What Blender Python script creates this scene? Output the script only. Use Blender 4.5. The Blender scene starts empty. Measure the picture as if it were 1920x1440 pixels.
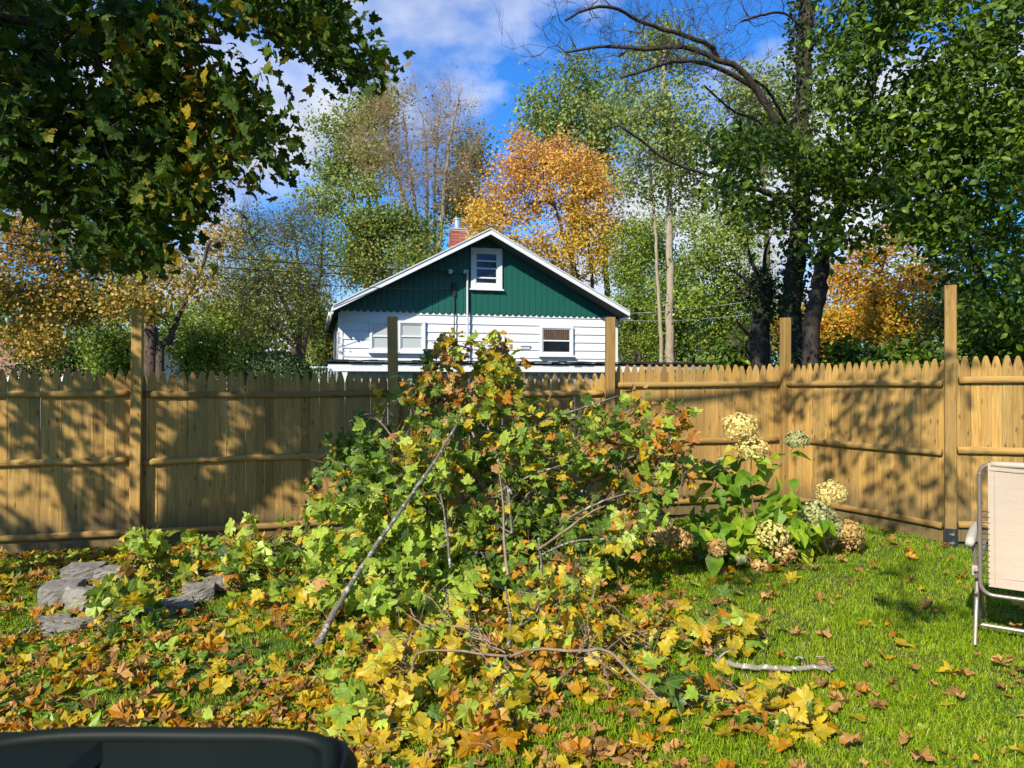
import bpy, math, random
import numpy as np
from mathutils import Matrix, Vector
random.seed(7)
rng = np.random.default_rng(11)
R = math.radians
SC = bpy.context.scene
COL = SC.collection
F = 1400.0                      # focal length of the photograph in its own pixels (1920 wide)
EYE = 1.6

# ------------------------------------------------------------------ camera
cd = bpy.data.cameras.new('camera')
cam = bpy.data.objects.new('camera', cd); COL.objects.link(cam)
cam.location = (0, 0, EYE); cam.rotation_euler = (R(90), 0, 0)
cd.sensor_width = 36; cd.lens = 36 * F / 1920
cd.clip_start = 0.05; cd.clip_end = 3000
cd.dof.use_dof = True; cd.dof.focus_distance = 7.0; cd.dof.aperture_fstop = 9.0
SC.camera = cam

# ------------------------------------------------------------------ sun and sky
SUN = Vector((-0.43, -0.70, 0.574)).normalized()
el = math.asin(SUN.z); az = math.atan2(SUN.x, SUN.y)
sd = bpy.data.lights.new('sun', 'SUN'); sd.energy = 5.0; sd.angle = R(0.53); sd.color = (1.0, 0.93, 0.80)
so = bpy.data.objects.new('sun', sd); COL.objects.link(so)
so.rotation_euler = (-SUN).to_track_quat('-Z', 'Y').to_euler(); so.location = (-8, -12, 14)

W = bpy.data.worlds.new('World'); SC.world = W; W.use_nodes = True
wt = W.node_tree; wt.nodes.clear()
def wn(t, **k):
    n = wt.nodes.new(t)
    for a, b in k.items(): setattr(n, a, b)
    return n
sky = wn('ShaderNodeTexSky', sky_type='NISHITA'); sky.sun_disc = False
sky.sun_elevation = el; sky.sun_rotation = az; sky.altitude = 50; sky.air_density = 1.0; sky.dust_density = 0.3; sky.ozone_density = 3.5
tc = wn('ShaderNodeTexCoord')
mp = wn('ShaderNodeMapping'); mp.inputs['Scale'].default_value = (1.0, 1.0, 1.5); mp.inputs['Location'].default_value = (3.1, 0.4, 1.7)
wt.links.new(tc.outputs['Generated'], mp.inputs['Vector'])
nz = wn('ShaderNodeTexNoise'); nz.inputs['Scale'].default_value = 2.6; nz.inputs['Detail'].default_value = 7; nz.inputs['Roughness'].default_value = 0.52; nz.inputs['Distortion'].default_value = 0.25
wt.links.new(mp.outputs[0], nz.inputs['Vector'])
cr = wn('ShaderNodeValToRGB'); cr.color_ramp.elements[0].position = 0.50; cr.color_ramp.elements[1].position = 0.66
wt.links.new(nz.outputs['Fac'], cr.inputs[0])
nz2 = wn('ShaderNodeTexNoise'); nz2.inputs['Scale'].default_value = 5.0; nz2.inputs['Detail'].default_value = 5
wt.links.new(mp.outputs[0], nz2.inputs['Vector'])
cc = wn('ShaderNodeValToRGB')
cc.color_ramp.elements[0].position = 0.35; cc.color_ramp.elements[0].color = (4.0, 4.4, 5.4, 1)
cc.color_ramp.elements[1].position = 0.68; cc.color_ramp.elements[1].color = (8.2, 8.4, 8.8, 1)
wt.links.new(nz2.outputs['Fac'], cc.inputs[0])
hs = wn('ShaderNodeMix', data_type='RGBA', blend_type='MULTIPLY'); hs.inputs['Factor'].default_value = 1.0
hs.inputs['B'].default_value = (0.36, 1.0, 1.72, 1)
wt.links.new(sky.outputs[0], hs.inputs['A'])
mx = wn('ShaderNodeMix', data_type='RGBA')
wt.links.new(cr.outputs[0], mx.inputs['Factor']); wt.links.new(hs.outputs['Result'], mx.inputs['A']); wt.links.new(cc.outputs[0], mx.inputs['B'])
bg = wn('ShaderNodeBackground'); bg.inputs['Strength'].default_value = 0.078
wo = wn('ShaderNodeOutputWorld')
wt.links.new(mx.outputs['Result'], bg.inputs[0]); wt.links.new(bg.outputs[0], wo.inputs[0])

SC.view_settings.view_transform = 'Standard'; SC.view_settings.look = 'None'
SC.view_settings.exposure = 0.75; SC.view_settings.gamma = 1; SC.view_settings.use_curve_mapping = False
SC.render.engine = 'CYCLES'
SC.cycles.max_bounces = 6; SC.cycles.diffuse_bounces = 3; SC.cycles.transmission_bounces = 3
SC.cycles.glossy_bounces = 2; SC.cycles.transparent_max_bounces = 4

# ------------------------------------------------------------------ materials
class NT:
    def __init__(s, name):
        s.m = bpy.data.materials.new(name); s.m.use_nodes = True; s.t = s.m.node_tree; s.t.nodes.clear()
        s.out = s.n('ShaderNodeOutputMaterial')
    def n(s, t, **k):
        nd = s.t.nodes.new(t)
        for a, b in k.items():
            if a.startswith('i_'): nd.inputs[a[2:]].default_value = b
            else: setattr(nd, a, b)
        return nd
    def l(s, a, b): s.t.links.new(a, b)
    def math(s, op, a, b=None, clamp=False):
        nd = s.n('ShaderNodeMath', operation=op, use_clamp=clamp)
        for i, v in enumerate((a, b)):
            if v is None: continue
            if isinstance(v, (int, float)): nd.inputs[i].default_value = v
            else: s.l(v, nd.inputs[i])
        return nd.outputs[0]
    def ramp(s, fac, stops):
        nd = s.n('ShaderNodeValToRGB'); e = nd.color_ramp.elements
        while len(e) < len(stops): e.new(0.5)
        for k, (p, c) in enumerate(stops):
            e[k].position = p; e[k].color = (*c, 1) if len(c) == 3 else c
        s.l(fac, nd.inputs[0]); return nd.outputs[0]
    def noise(s, vec, scale, detail=4, rough=0.5, dist=0):
        nd = s.n('ShaderNodeTexNoise'); nd.inputs['Scale'].default_value = scale; nd.inputs['Detail'].default_value = detail
        nd.inputs['Roughness'].default_value = rough; nd.inputs['Distortion'].default_value = dist
        if vec is not None: s.l(vec, nd.inputs['Vector'])
        return nd.outputs['Fac']
    def mix(s, fac, a, b, mode='MIX'):
        nd = s.n('ShaderNodeMix', data_type='RGBA', blend_type=mode)
        for i, v in (('Factor', fac), ('A', a), ('B', b)):
            if isinstance(v, (int, float)): nd.inputs[i].default_value = v
            elif isinstance(v, tuple): nd.inputs[i].default_value = (*v, 1)
            else: s.l(v, nd.inputs[i])
        return nd.outputs['Result']
    def mapping(s, vec, scale=(1, 1, 1), rot=(0, 0, 0)):
        nd = s.n('ShaderNodeMapping'); nd.inputs['Scale'].default_value = scale; nd.inputs['Rotation'].default_value = rot
        s.l(vec, nd.inputs['Vector']); return nd.outputs[0]
    def rand(s):
        oi = s.n('ShaderNodeObjectInfo'); g = s.n('ShaderNodeNewGeometry')
        return s.math('FRACT', s.math('ADD', oi.outputs['Random'], g.outputs['Random Per Island']))
    def pos(s): return s.n('ShaderNodeNewGeometry').outputs['Position']
    def bsdf(s, color, rough=0.6, spec=0.3, metal=0.0, bump=None, bstr=0.3, bdist=0.01):
        b = s.n('ShaderNodeBsdfPrincipled')
        for i, v in (('Base Color', color), ('Roughness', rough), ('Specular IOR Level', spec), ('Metallic', metal)):
            if isinstance(v, tuple): b.inputs[i].default_value = (*v, 1)
            elif isinstance(v, (int, float)): b.inputs[i].default_value = v
            else: s.l(v, b.inputs[i])
        if bump is not None:
            bm = s.n('ShaderNodeBump'); bm.inputs['Strength'].default_value = bstr; bm.inputs['Distance'].default_value = bdist
            s.l(bump, bm.inputs['Height']); s.l(bm.outputs[0], b.inputs['Normal'])
        return b.outputs[0]
    def done(s, sh): s.l(sh, s.out.inputs['Surface']); return s.m

def leaf_mat(name, stops, trans=0.35, rough=0.45, spec=0.35, clump=0.6, clump_amt=0.45, height=None, veins=False):
    t = NT(name); p = t.pos(); r = t.rand()
    nz = t.noise(p, clump, 3)
    fac = t.math('ADD', t.math('MULTIPLY', r, 1 - clump_amt * 0.6), t.math('MULTIPLY', t.math('SUBTRACT', nz, 0.32), clump_amt * 1.6), True)
    if height:                                         # leaves high in the crown have turned further
        sx = t.n('ShaderNodeSeparateXYZ'); t.l(p, sx.inputs[0])
        hh = t.math('DIVIDE', t.math('SUBTRACT', sx.outputs[2], height[0]), height[1] - height[0], True)
        fac = t.math('ADD', t.math('MULTIPLY', fac, 0.5), t.math('MULTIPLY', t.math('POWER', hh, 1.4), 0.58), True)
    c = t.ramp(fac, stops)
    if veins:                                           # ribs fan out from the stalk; the blade between them turns first
        uv = t.n('ShaderNodeTexCoord').outputs['UV']; sx = t.n('ShaderNodeSeparateXYZ'); t.l(uv, sx.inputs[0]); dist = None
        for a in (0, .62, -.62, 1.22, -1.22):
            d = t.math('ABSOLUTE', t.math('SUBTRACT', t.math('MULTIPLY', sx.outputs[0], math.cos(a)), t.math('MULTIPLY', sx.outputs[1], math.sin(a))))
            along = t.math('ADD', t.math('MULTIPLY', sx.outputs[0], math.sin(a)), t.math('MULTIPLY', sx.outputs[1], math.cos(a)))
            d = t.math('ADD', d, t.math('MULTIPLY', t.math('LESS_THAN', along, 0.0), 1.0)); dist = d if dist is None else t.math('MINIMUM', dist, d)
        broad = t.ramp(dist, [(0.0, (0, 0, 0)), (0.2, (1, 1, 1))]); line = t.ramp(dist, [(0.008, (1, 1, 1)), (0.024, (0, 0, 0))])
        c = t.mix(t.math('MULTIPLY', broad, .45), t.mix(1.0, c, (.80, .92, .8), 'MULTIPLY'), t.mix(1.0, c, (1.5, 1.2, .9), 'MULTIPLY'))
        c = t.mix(t.math('MULTIPLY', line, .55), c, t.mix(.5, c, (.62, .55, .28)))
    bl = t.noise(p, 38, 2)
    c = t.mix(t.math('MULTIPLY', t.math('SUBTRACT', bl, 0.45, True), 1.1, True), c, (0.16, 0.08, 0.02))
    hv = t.noise(p, 17, 2)
    hs_ = t.n('ShaderNodeHueSaturation'); hs_.inputs['Saturation'].default_value = 1.05; t.l(c, hs_.inputs['Color']); t.l(t.math('ADD', t.math('MULTIPLY', hv, .9), .55), hs_.inputs['Value']); c = hs_.outputs[0]
    b = t.bsdf(c, rough, spec)
    tr = t.n('ShaderNodeBsdfTranslucent'); t.l(t.mix(1.0, c, (1.25, 1.2, 0.75), 'MULTIPLY'), tr.inputs[0])
    ms = t.n('ShaderNodeMixShader'); ms.inputs[0].default_value = trans
    t.l(b, ms.inputs[1]); t.l(tr.outputs[0], ms.inputs[2])
    return t.done(ms.outputs[0])

def bark_mat(name, a, b, scale=9, spots=None):
    t = NT(name); p = t.pos(); v = t.mapping(p, (1, 1, 0.22))
    n1 = t.noise(v, scale * 2.2, 6, 0.65, 0.4); n2 = t.noise(p, scale * 0.35, 3)
    c = t.mix(t.ramp(n1, [(0.35, (0, 0, 0)), (0.68, (1, 1, 1))]), a, b)
    c = t.mix(t.math('MULTIPLY', n2, 0.5), c, tuple(x * 0.55 for x in a))
    if spots:
        vo = t.noise(p, 30, 2)
        c = t.mix(t.ramp(vo, [(0.58, (0, 0, 0)), (0.64, (1, 1, 1))]), c, spots)
    return t.done(t.bsdf(c, 0.9, 0.15, bump=n1, bstr=0.7, bdist=0.02))

def wood_mat(name, dark, mid, light, axis=2, grey=0.25):
    t = NT(name)
    oi = t.n('ShaderNodeObjectInfo'); co = t.n('ShaderNodeTexCoord').outputs['Object']
    off = t.n('ShaderNodeVectorMath', operation='SCALE'); off.inputs[0].default_value = (37, 53, 71); t.l(oi.outputs['Random'], off.inputs['Scale'])
    ad = t.n('ShaderNodeVectorMath', operation='ADD'); t.l(co, ad.inputs[0]); t.l(off.outputs[0], ad.inputs[1])
    sc = [14, 14, 14]; sc[axis] = 0.9
    v = t.mapping(ad.outputs[0], tuple(sc))
    g = t.noise(v, 3.2, 6, 0.6, 0.8)
    big = t.noise(t.mapping(ad.outputs[0], tuple(2.5 if k != axis else 1.4 for k in range(3))), 1.6, 3)
    c = t.ramp(g, [(0.25, dark), (0.5, mid), (0.75, light)])
    c = t.mix(t.math('MULTIPLY', big, 0.55), c, tuple(x * 0.78 for x in mid))
    tone = t.ramp(oi.outputs['Random'], [(0.0, (0.66, 0.62, 0.56)), (0.3, (0.98, 0.95, 0.88)), (0.5, (1.16, 1.08, 0.9)), (0.75, (0.82, 0.84, 0.84)), (1.0, (1.25, 1.18, 1.0))])
    c = t.mix(1.0, c, tone, 'MULTIPLY')
    ks = [13, 13, 13]; ks[axis] = 5.0
    vo = t.n('ShaderNodeTexVoronoi'); vo.inputs['Scale'].default_value = 1.0; vo.inputs['Randomness'].default_value = 1
    t.l(t.mapping(ad.outputs[0], tuple(ks)), vo.inputs['Vector'])
    kn = t.ramp(vo.outputs['Distance'], [(0.06, (1, 1, 1)), (0.2, (0, 0, 0))])
    c = t.mix(t.math('MULTIPLY', kn, 0.8), c, (0.09, 0.045, 0.018))
    st = t.noise(t.mapping(ad.outputs[0], tuple(6 if k != axis else 0.8 for k in range(3))), 2.2, 4, 0.6)
    c = t.mix(t.ramp(st, [(0.6, (0, 0, 0)), (0.78, (0.55, 0.55, 0.55))]), c, (0.10, 0.085, 0.06))
    if axis == 2:                                        # damp grey-green stain creeping up from the soil
        sx = t.n('ShaderNodeSeparateXYZ'); t.l(co, sx.inputs[0])
        dn = t.math('ADD', sx.outputs[2], t.math('MULTIPLY', t.noise(t.mapping(ad.outputs[0], (9, 9, 2)), 2, 3), -.35))
        c = t.mix(t.ramp(dn, [(0.0, (.75, .75, .75)), (0.28, (0, 0, 0))]), c, (0.085, 0.075, 0.04))
    return t.done(t.bsdf(c, 0.78, 0.2, bump=g, bstr=0.35, bdist=0.004))

def paint_mat(name, col, rough=0.55, var=0.12, dirt=(0.2, 0.18, 0.14), spec=0.3, scale=3, metal=0.0):
    t = NT(name); p = t.pos()
    n = t.noise(p, scale, 6, 0.6); f = t.noise(t.mapping(p, (7, 7, 1)), scale * 2, 4)
    c = t.mix(t.math('MULTIPLY', n, var), col, tuple(x * 0.6 for x in col))
    c = t.mix(t.ramp(f, [(0.55, (0, 0, 0)), (0.85, (var * 2.5,) * 3)]), c, dirt)
    return t.done(t.bsdf(c, rough, spec, metal, bump=n, bstr=0.08, bdist=0.003))

MAT = {}
MAT['fence'] = wood_mat('fence_wood', (0.18, 0.105, 0.032), (0.37, 0.228, 0.070), (0.51, 0.335, 0.115))
MAT['rail'] = wood_mat('rail_wood', (0.19, 0.115, 0.035), (0.35, 0.22, 0.07), (0.47, 0.315, 0.11), axis=0)
MAT['post'] = wood_mat('post_wood', (0.21, 0.125, 0.038), (0.37, 0.235, 0.075), (0.48, 0.32, 0.115))
G1 = (0.030, 0.078, 0.012); G2 = (0.070, 0.155, 0.020); G3 = (0.14, 0.25, 0.034); YG = (0.22, 0.28, 0.04); YE = (0.42, 0.28, 0.03); OR = (0.42, 0.17, 0.025); BR = (0.20, 0.085, 0.03)
MAT['leaf_green'] = leaf_mat('leaf_green', [(0, G1), (0.35, G2), (0.7, G3), (1, YG)], 0.42, clump=2, veins=True)
MAT['leaf_lime'] = leaf_mat('leaf_lime', [(0, (0.15, 0.25, 0.03)), (0.35, (0.28, 0.40, 0.055)), (0.75, (0.44, 0.52, 0.09)), (1, (0.56, 0.54, 0.13))], 0.4, clump=2, veins=True)
MAT['leaf_yellow'] = leaf_mat('leaf_yellow', [(0, YG), (0.3, (0.48, 0.34, 0.03)), (0.75, (0.62, 0.45, 0.055)), (1, (0.55, 0.27, 0.03))], 0.4, clump=2, veins=True)
MAT['leaf_orange'] = leaf_mat('leaf_orange', [(0, (0.52, 0.34, 0.03)), (0.4, (0.54, 0.24, 0.03)), (0.8, (0.44, 0.16, 0.035)), (1, (0.28, 0.11, 0.035))], 0.38, clump=2, veins=True)
MAT['leaf_brown'] = leaf_mat('leaf_brown', [(0, (0.14, 0.065, 0.03)), (0.4, (0.30, 0.145, 0.055)), (0.8, (0.46, 0.24, 0.10)), (1, (0.54, 0.32, 0.15))], 0.22, 0.7, 0.2, clump=3, veins=True)
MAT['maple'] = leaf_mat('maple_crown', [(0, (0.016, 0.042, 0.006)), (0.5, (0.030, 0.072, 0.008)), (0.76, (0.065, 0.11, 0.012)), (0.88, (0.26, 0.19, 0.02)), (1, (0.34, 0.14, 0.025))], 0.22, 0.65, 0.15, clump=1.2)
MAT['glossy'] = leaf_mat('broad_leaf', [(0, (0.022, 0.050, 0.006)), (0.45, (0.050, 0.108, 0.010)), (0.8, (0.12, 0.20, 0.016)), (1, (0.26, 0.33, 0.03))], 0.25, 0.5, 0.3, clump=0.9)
MAT['ivy'] = leaf_mat('ivy_leaf', [(0, (0.02, 0.05, 0.012)), (1, (0.05, 0.10, 0.02))], 0.2)
MAT['orange_crown'] = leaf_mat('orange_crown', [(0, (0.22, 0.24, 0.04)), (0.25, (0.52, 0.38, 0.05)), (0.6, (0.64, 0.40, 0.09)), (0.85, (0.64, 0.33, 0.12)), (1, (0.58, 0.28, 0.14))], 0.35, clump=0.35, height=(3.5, 11.5))
MAT['yellow_crown'] = leaf_mat('yellow_crown', [(0, (0.06, 0.10, 0.02)), (0.28, (0.20, 0.20, 0.04)), (0.6, (0.48, 0.33, 0.07)), (1, (0.46, 0.24, 0.10))], 0.35, clump=0.5)
MAT['pink_crown'] = leaf_mat('pink_crown', [(0, (0.30, 0.17, 0.05)), (0.5, (0.38, 0.17, 0.07)), (1, (0.36, 0.20, 0.13))], 0.35, clump=0.5)
MAT['pale_crown'] = leaf_mat('pale_crown', [(0, (0.12, 0.18, 0.05)), (0.5, (0.23, 0.31, 0.085)), (0.85, (0.34, 0.38, 0.11)), (1, (0.42, 0.36, 0.08))], 0.4, clump=0.35)
MAT['mid_crown'] = leaf_mat('mid_crown', [(0, (0.055, 0.11, 0.017)), (0.4, (0.14, 0.24, 0.035)), (0.75, (0.28, 0.35, 0.05)), (1, (0.44, 0.38, 0.06))], 0.35, clump=0.4)
MAT['olive_crown'] = leaf_mat('olive_crown', [(0, (0.06, 0.12, 0.02)), (0.45, (0.14, 0.22, 0.04)), (0.78, (0.27, 0.26, 0.06)), (1, (0.36, 0.19, 0.07))], 0.3, clump=0.45)
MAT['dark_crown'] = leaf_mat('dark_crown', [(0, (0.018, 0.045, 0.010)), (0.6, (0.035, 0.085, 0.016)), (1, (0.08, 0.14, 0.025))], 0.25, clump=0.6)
MAT['rust_crown'] = leaf_mat('rust_crown', [(0, (0.16, 0.20, 0.03)), (0.3, (0.50, 0.38, 0.04)), (0.65, (0.58, 0.28, 0.05)), (1, (0.50, 0.20, 0.10))], 0.35, clump=0.6)
MAT['tan_twig'] = leaf_mat('tan_twig', [(0, (0.18, 0.13, 0.06)), (0.6, (0.32, 0.24, 0.12)), (1, (0.42, 0.29, 0.14))], 0.1, 0.8, 0.1)
MAT['grey_twig'] = leaf_mat('grey_twig', [(0, (0.05, 0.042, 0.03)), (0.6, (0.11, 0.09, 0.065)), (1, (0.15, 0.125, 0.085))], 0.1, 0.8, 0.1)
MAT['dark_twig'] = leaf_mat('dark_twig', [(0, (0.025, 0.022, 0.018)), (1, (0.05, 0.042, 0.034))], 0.02, 0.8, 0.1)
MAT['bark_dark'] = bark_mat('bark_dark', (0.035, 0.028, 0.022), (0.085, 0.068, 0.052))
MAT['bark_grey'] = bark_mat('bark_grey', (0.10, 0.085, 0.07), (0.24, 0.21, 0.175), spots=(0.34, 0.35, 0.28))
MAT['bark_brown'] = bark_mat('bark_brown', (0.055, 0.04, 0.028), (0.14, 0.105, 0.075))
MAT['bark_pale'] = bark_mat('bark_pale', (0.24, 0.19, 0.13), (0.42, 0.35, 0.25))
MAT['lichen'] = bark_mat('bark_lichen', (0.20, 0.18, 0.13), (0.38, 0.36, 0.26), spots=(0.46, 0.50, 0.37))
MAT['twig_pale'] = bark_mat('twig_pale', (0.20, 0.14, 0.09), (0.36, 0.26, 0.18))

# ------------------------------------------------------------------ helpers: meshes, things, parts
def mesh_np(name, V, Fs, mats, smooth=False, uv=None):
    """V (n,3); Fs: list of (m,k) index arrays, one material per array"""
    me = bpy.data.meshes.new(name)
    V = np.asarray(V, dtype=np.float32); me.vertices.add(len(V)); me.vertices.foreach_set('co', V.ravel())
    Fs = [np.asarray(f, dtype=np.int32) for f in Fs]
    loops = np.concatenate([f.ravel() for f in Fs]) if Fs else np.zeros(0, np.int32)
    tot = np.concatenate([np.full(len(f), f.shape[1], np.int32) for f in Fs]) if Fs else np.zeros(0, np.int32)
    st = np.concatenate(([0], np.cumsum(tot)[:-1])).astype(np.int32) if len(tot) else tot
    me.loops.add(len(loops)); me.loops.foreach_set('vertex_index', loops)
    me.polygons.add(len(tot)); me.polygons.foreach_set('loop_start', st)
    if not isinstance(mats, (list, tuple)): mats = [mats]
    for m in mats: me.materials.append(m)
    if len(mats) > 1:
        mi = np.concatenate([np.full(len(f), min(k, len(mats) - 1), np.int32) for k, f in enumerate(Fs)])
        me.polygons.foreach_set('material_index', mi)
    me.polygons.foreach_set('use_smooth', np.full(len(tot), bool(smooth)))
    if uv is not None:
        l_ = me.uv_layers.new(name='leaf'); l_.data.foreach_set('uv', np.asarray(uv, np.float32).ravel())
    me.update(calc_edges=True); return me

def tag(o, label=None, cat=None, group=None, kind=None):
    if label: o['label'] = label
    if cat: o['category'] = cat
    if group: o['group'] = group
    if kind: o['kind'] = kind
    return o

def thing(name, label, cat, loc=(0, 0, 0), group=None):
    o = bpy.data.objects.new(name, None); COL.objects.link(o); o.location = loc
    o.empty_display_size = 0.2
    return tag(o, label, cat, group)

def base_of(p):
    while p.parent: p = p.parent
    return np.array(p.location)

def part(name, V, Fs, mat, parent=None, smooth=False, kind=None, label=None, uv=None):
    """world-space vertices, one mesh object; a child's own origin is its thing's base"""
    V = np.asarray(V, dtype=float)
    if parent is not None: V = V - base_of(parent)
    me = mesh_np(name, V, Fs, mat, smooth, uv)
    o = bpy.data.objects.new(name, me); COL.objects.link(o)
    if parent is not None: o.parent = parent
    return tag(o, label, None, None, kind)

def single(name, V, Fs, mat, label, cat, base=None, group=None, smooth=False):
    V = np.asarray(V, float)
    if base is None: base = np.array([V[:, 0].mean(), V[:, 1].mean(), V[:, 2].min()])
    me = mesh_np(name, V - np.asarray(base), Fs, mat, smooth)
    o = bpy.data.objects.new(name, me); COL.objects.link(o); o.location = base
    return tag(o, label, cat, group)

def inst(name, me, M, parent):
    o = bpy.data.objects.new(name, me); COL.objects.link(o); o.parent = parent
    b = base_of(parent); o.matrix_basis = Matrix.Translation((-b[0], -b[1], -b[2])) @ M
    return o

class MB:
    """collects shapes into one mesh"""
    def __init__(s): s.V = []; s.F = {}; s.n = 0
    def add(s, V, F):
        V = np.asarray(V, float); F = np.asarray(F, int)
        if len(F) == 0: return s
        s.V.append(V); s.F.setdefault(F.shape[1], []).append(F + s.n); s.n += len(V); return s
    def box(s, x0, x1, y0, y1, z0, z1, T=None):
        V = np.array([[x, y, z] for z in (z0, z1) for y in (y0, y1) for x in (x0, x1)], float)
        if T is not None: V = T(V)
        return s.add(V, BOXF)
    def tube(s, P, r, n=8, cap=True):
        V, Q, C = tube(P, r, n); k = s.n; s.add(V, Q)
        if cap:
            for c in C: s.F.setdefault(3, []).append(c + k)
        return s
    def prism(s, outline, T, d0, d1):
        """outline (m,2) extruded between depths d0 and d1; T maps (a,depth,b) to the world"""
        o = np.asarray(outline, float); m = len(o)
        V = np.vstack([np.column_stack([o[:, 0], np.full(m, d), o[:, 1]]) for d in (d0, d1)])
        c = o.mean(0); V = np.vstack([V, [[c[0], d0, c[1]], [c[0], d1, c[1]]]])
        i = np.arange(m); j = (i + 1) % m; k = s.n
        s.add(T(V), np.column_stack([i, j, j + m, i + m]))
        s.F.setdefault(3, []).append(np.column_stack([np.full(m, 2 * m), j, i]) + k)
        s.F.setdefault(3, []).append(np.column_stack([np.full(m, 2 * m + 1), i + m, j + m]) + k)
        return s
    def arrays(s):
        return np.vstack(s.V), [np.vstack(f) for f in s.F.values()]
    def part(s, name, mat, parent, **k):
        V, Fs = s.arrays(); return part(name, V, Fs, mat, parent, **k)
    def single(s, name, mat, label, cat, **k):
        V, Fs = s.arrays(); return single(name, V, Fs, mat, label, cat, **k)
BOXF = np.array([[0, 2, 3, 1], [4, 5, 7, 6], [0, 1, 5, 4], [2, 6, 7, 3], [0, 4, 6, 2], [1, 3, 7, 5]])

def tube(P, r, n=6):
    P = np.asarray(P, float); m = len(P); r = np.broadcast_to(np.asarray(r, float), (m,))
    T = np.gradient(P, axis=0); T /= np.linalg.norm(T, axis=1)[:, None] + 1e-9
    ref = np.array([0.31, 0.87, 0.38]) if abs(T[:, 2]).mean() > 0.6 else np.array([0.0, 0.0, 1.0])
    A = np.cross(T, ref); A /= np.linalg.norm(A, axis=1)[:, None] + 1e-9
    B = np.cross(T, A)
    a = np.linspace(0, 2 * math.pi, n, endpoint=False)
    V = (P[:, None, :] + r[:, None, None] * (np.cos(a)[None, :, None] * A[:, None, :] + np.sin(a)[None, :, None] * B[:, None, :])).reshape(-1, 3)
    i = np.arange(m - 1)[:, None] * n; k = np.arange(n)[None, :]; k2 = (k + 1) % n
    Q = np.stack([i + k, i + k2, i + n + k2, i + n + k], -1).reshape(-1, 4)
    kk = np.arange(1, n - 1)
    C0 = np.column_stack([np.zeros(n - 2, int), kk + 1, kk]); C1 = np.column_stack([np.zeros(n - 2, int), kk, kk + 1]) + (m - 1) * n
    return V, Q, (C0, C1)

def spline(pts, n=24):
    """smooth curve through points (Catmull-Rom)"""
    P = np.asarray(pts, float); P = np.vstack([2 * P[0] - P[1], P, 2 * P[-1] - P[-2]])
    out = []
    segs = len(P) - 3; per = max(2, n // segs)
    for k in range(segs):
        t = np.linspace(0, 1, per, endpoint=False)[:, None]
        a, b, c, d = P[k:k + 4]
        out.append(0.5 * (2 * b + (c - a) * t + (2 * a - 5 * b + 4 * c - d) * t ** 2 + (3 * b - a - 3 * c + d) * t ** 3))
    out.append(P[-2][None]); return np.vstack(out)

def at(px, py, z):
    """the point of the yard at depth z that the photograph shows at (px, py)"""
    return np.array([(px - 960) * z / F, z, EYE - (py - 720) * z / F])

def smooth01(t): t = np.clip(t, 0, 1); return t * t * (3 - 2 * t)
def gz(x, y):
    x = np.asarray(x, float); y = np.asarray(y, float)
    return 0.10 * smooth01((x - 0.8) / 2.8) * smooth01((y - 4.5) / 3.0) + 0.012 * np.sin(x * 2.1 + 1) * np.cos(y * 1.7) + 0.008 * np.sin(x * 5.3 + y * 3.1)
def ground_at(px, py):
    z = EYE * F / (py - 720); return np.array([(px - 960) * z / F, z, 0.0])

def in_poly(px, py, poly):
    poly = np.asarray(poly, float); x1, y1 = poly[:, 0], poly[:, 1]; x2, y2 = np.roll(x1, -1), np.roll(y1, -1)
    px = np.asarray(px)[:, None]; py = np.asarray(py)[:, None]
    c = ((y1 > py) != (y2 > py)) & (px < (x2 - x1) * (py - y1) / (y2 - y1 + 1e-9) + x1)
    return c.sum(1) % 2 == 1

# ------------------------------------------------------------------ helpers: leaves
def norm(v): return v / (np.linalg.norm(v, axis=-1, keepdims=True) + 1e-9)
def maple_template(curl=0.0, fold=0.15, droop=0.2, seed=0, petiole=True, lite=False):
    half = [(0.06, -0.05), (0.22, -0.12), (0.42, -0.04), (0.36, 0.08), (0.56, 0.12), (0.70, 0.34), (0.55, 0.37), (0.37, 0.40), (0.42, 0.62), (0.22, 0.62), (0.15, 0.84)]
    if lite: half = [(0.17, -0.13), (0.36, -0.08), (0.28, 0.08), (0.64, 0.30), (0.27, 0.40), (0.30, 0.66)]
    rr = random.Random(seed)
    pts = [(x * rr.uniform(0.9, 1.1), y + rr.uniform(-0.02, 0.02)) for x, y in half]
    left = [(-x * rr.uniform(0.9, 1.1), y + rr.uniform(-0.02, 0.02)) for x, y in reversed(half)]
    out = pts + [(rr.uniform(-0.04, 0.04), 1.0)] + left
    V = [(0, 0.28)] + [(0, 0.0)] + out
    V = np.array([(x, y, 0) for x, y in V], float)
    d = np.hypot(V[:, 0], V[:, 1] - 0.28)
    V[:, 2] = fold * np.abs(V[:, 0]) - droop * d ** 2 + curl * (V[:, 1] - 0.3) ** 2 + np.array([rr.uniform(-1, 1) for _ in V]) * 0.07 * d * (1 + abs(curl))
    if curl > 0.6:
        s = np.sign(V[:, 0]); V[:, 0] *= 0.72; V[:, 2] += 0.5 * np.abs(V[:, 0])
    m = len(out); ring = [1] + list(range(2, 2 + m))
    T = [(0, ring[i], ring[(i + 1) % len(ring)]) for i in range(len(ring))]
    if petiole:
        k = len(V)
        V = np.vstack([V, [(-0.012, 0.0, 0), (0.012, 0.0, 0), (0.03 + rr.uniform(-.1, .1), -0.62, -0.10)]]); T.append((k, k + 1, k + 2))
    V[:, 1] -= 0.0
    return V, np.array(T)
MAPLES = [maple_template(c, f, d, s) for s, (c, f, d) in enumerate([(0.05, 0.12, 0.15), (0.3, 0.25, 0.25), (-0.2, 0.35, 0.35), (0.1, -0.15, 0.3), (0.5, 0.1, 0.1), (-0.35, 0.05, 0.5)])]
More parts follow.
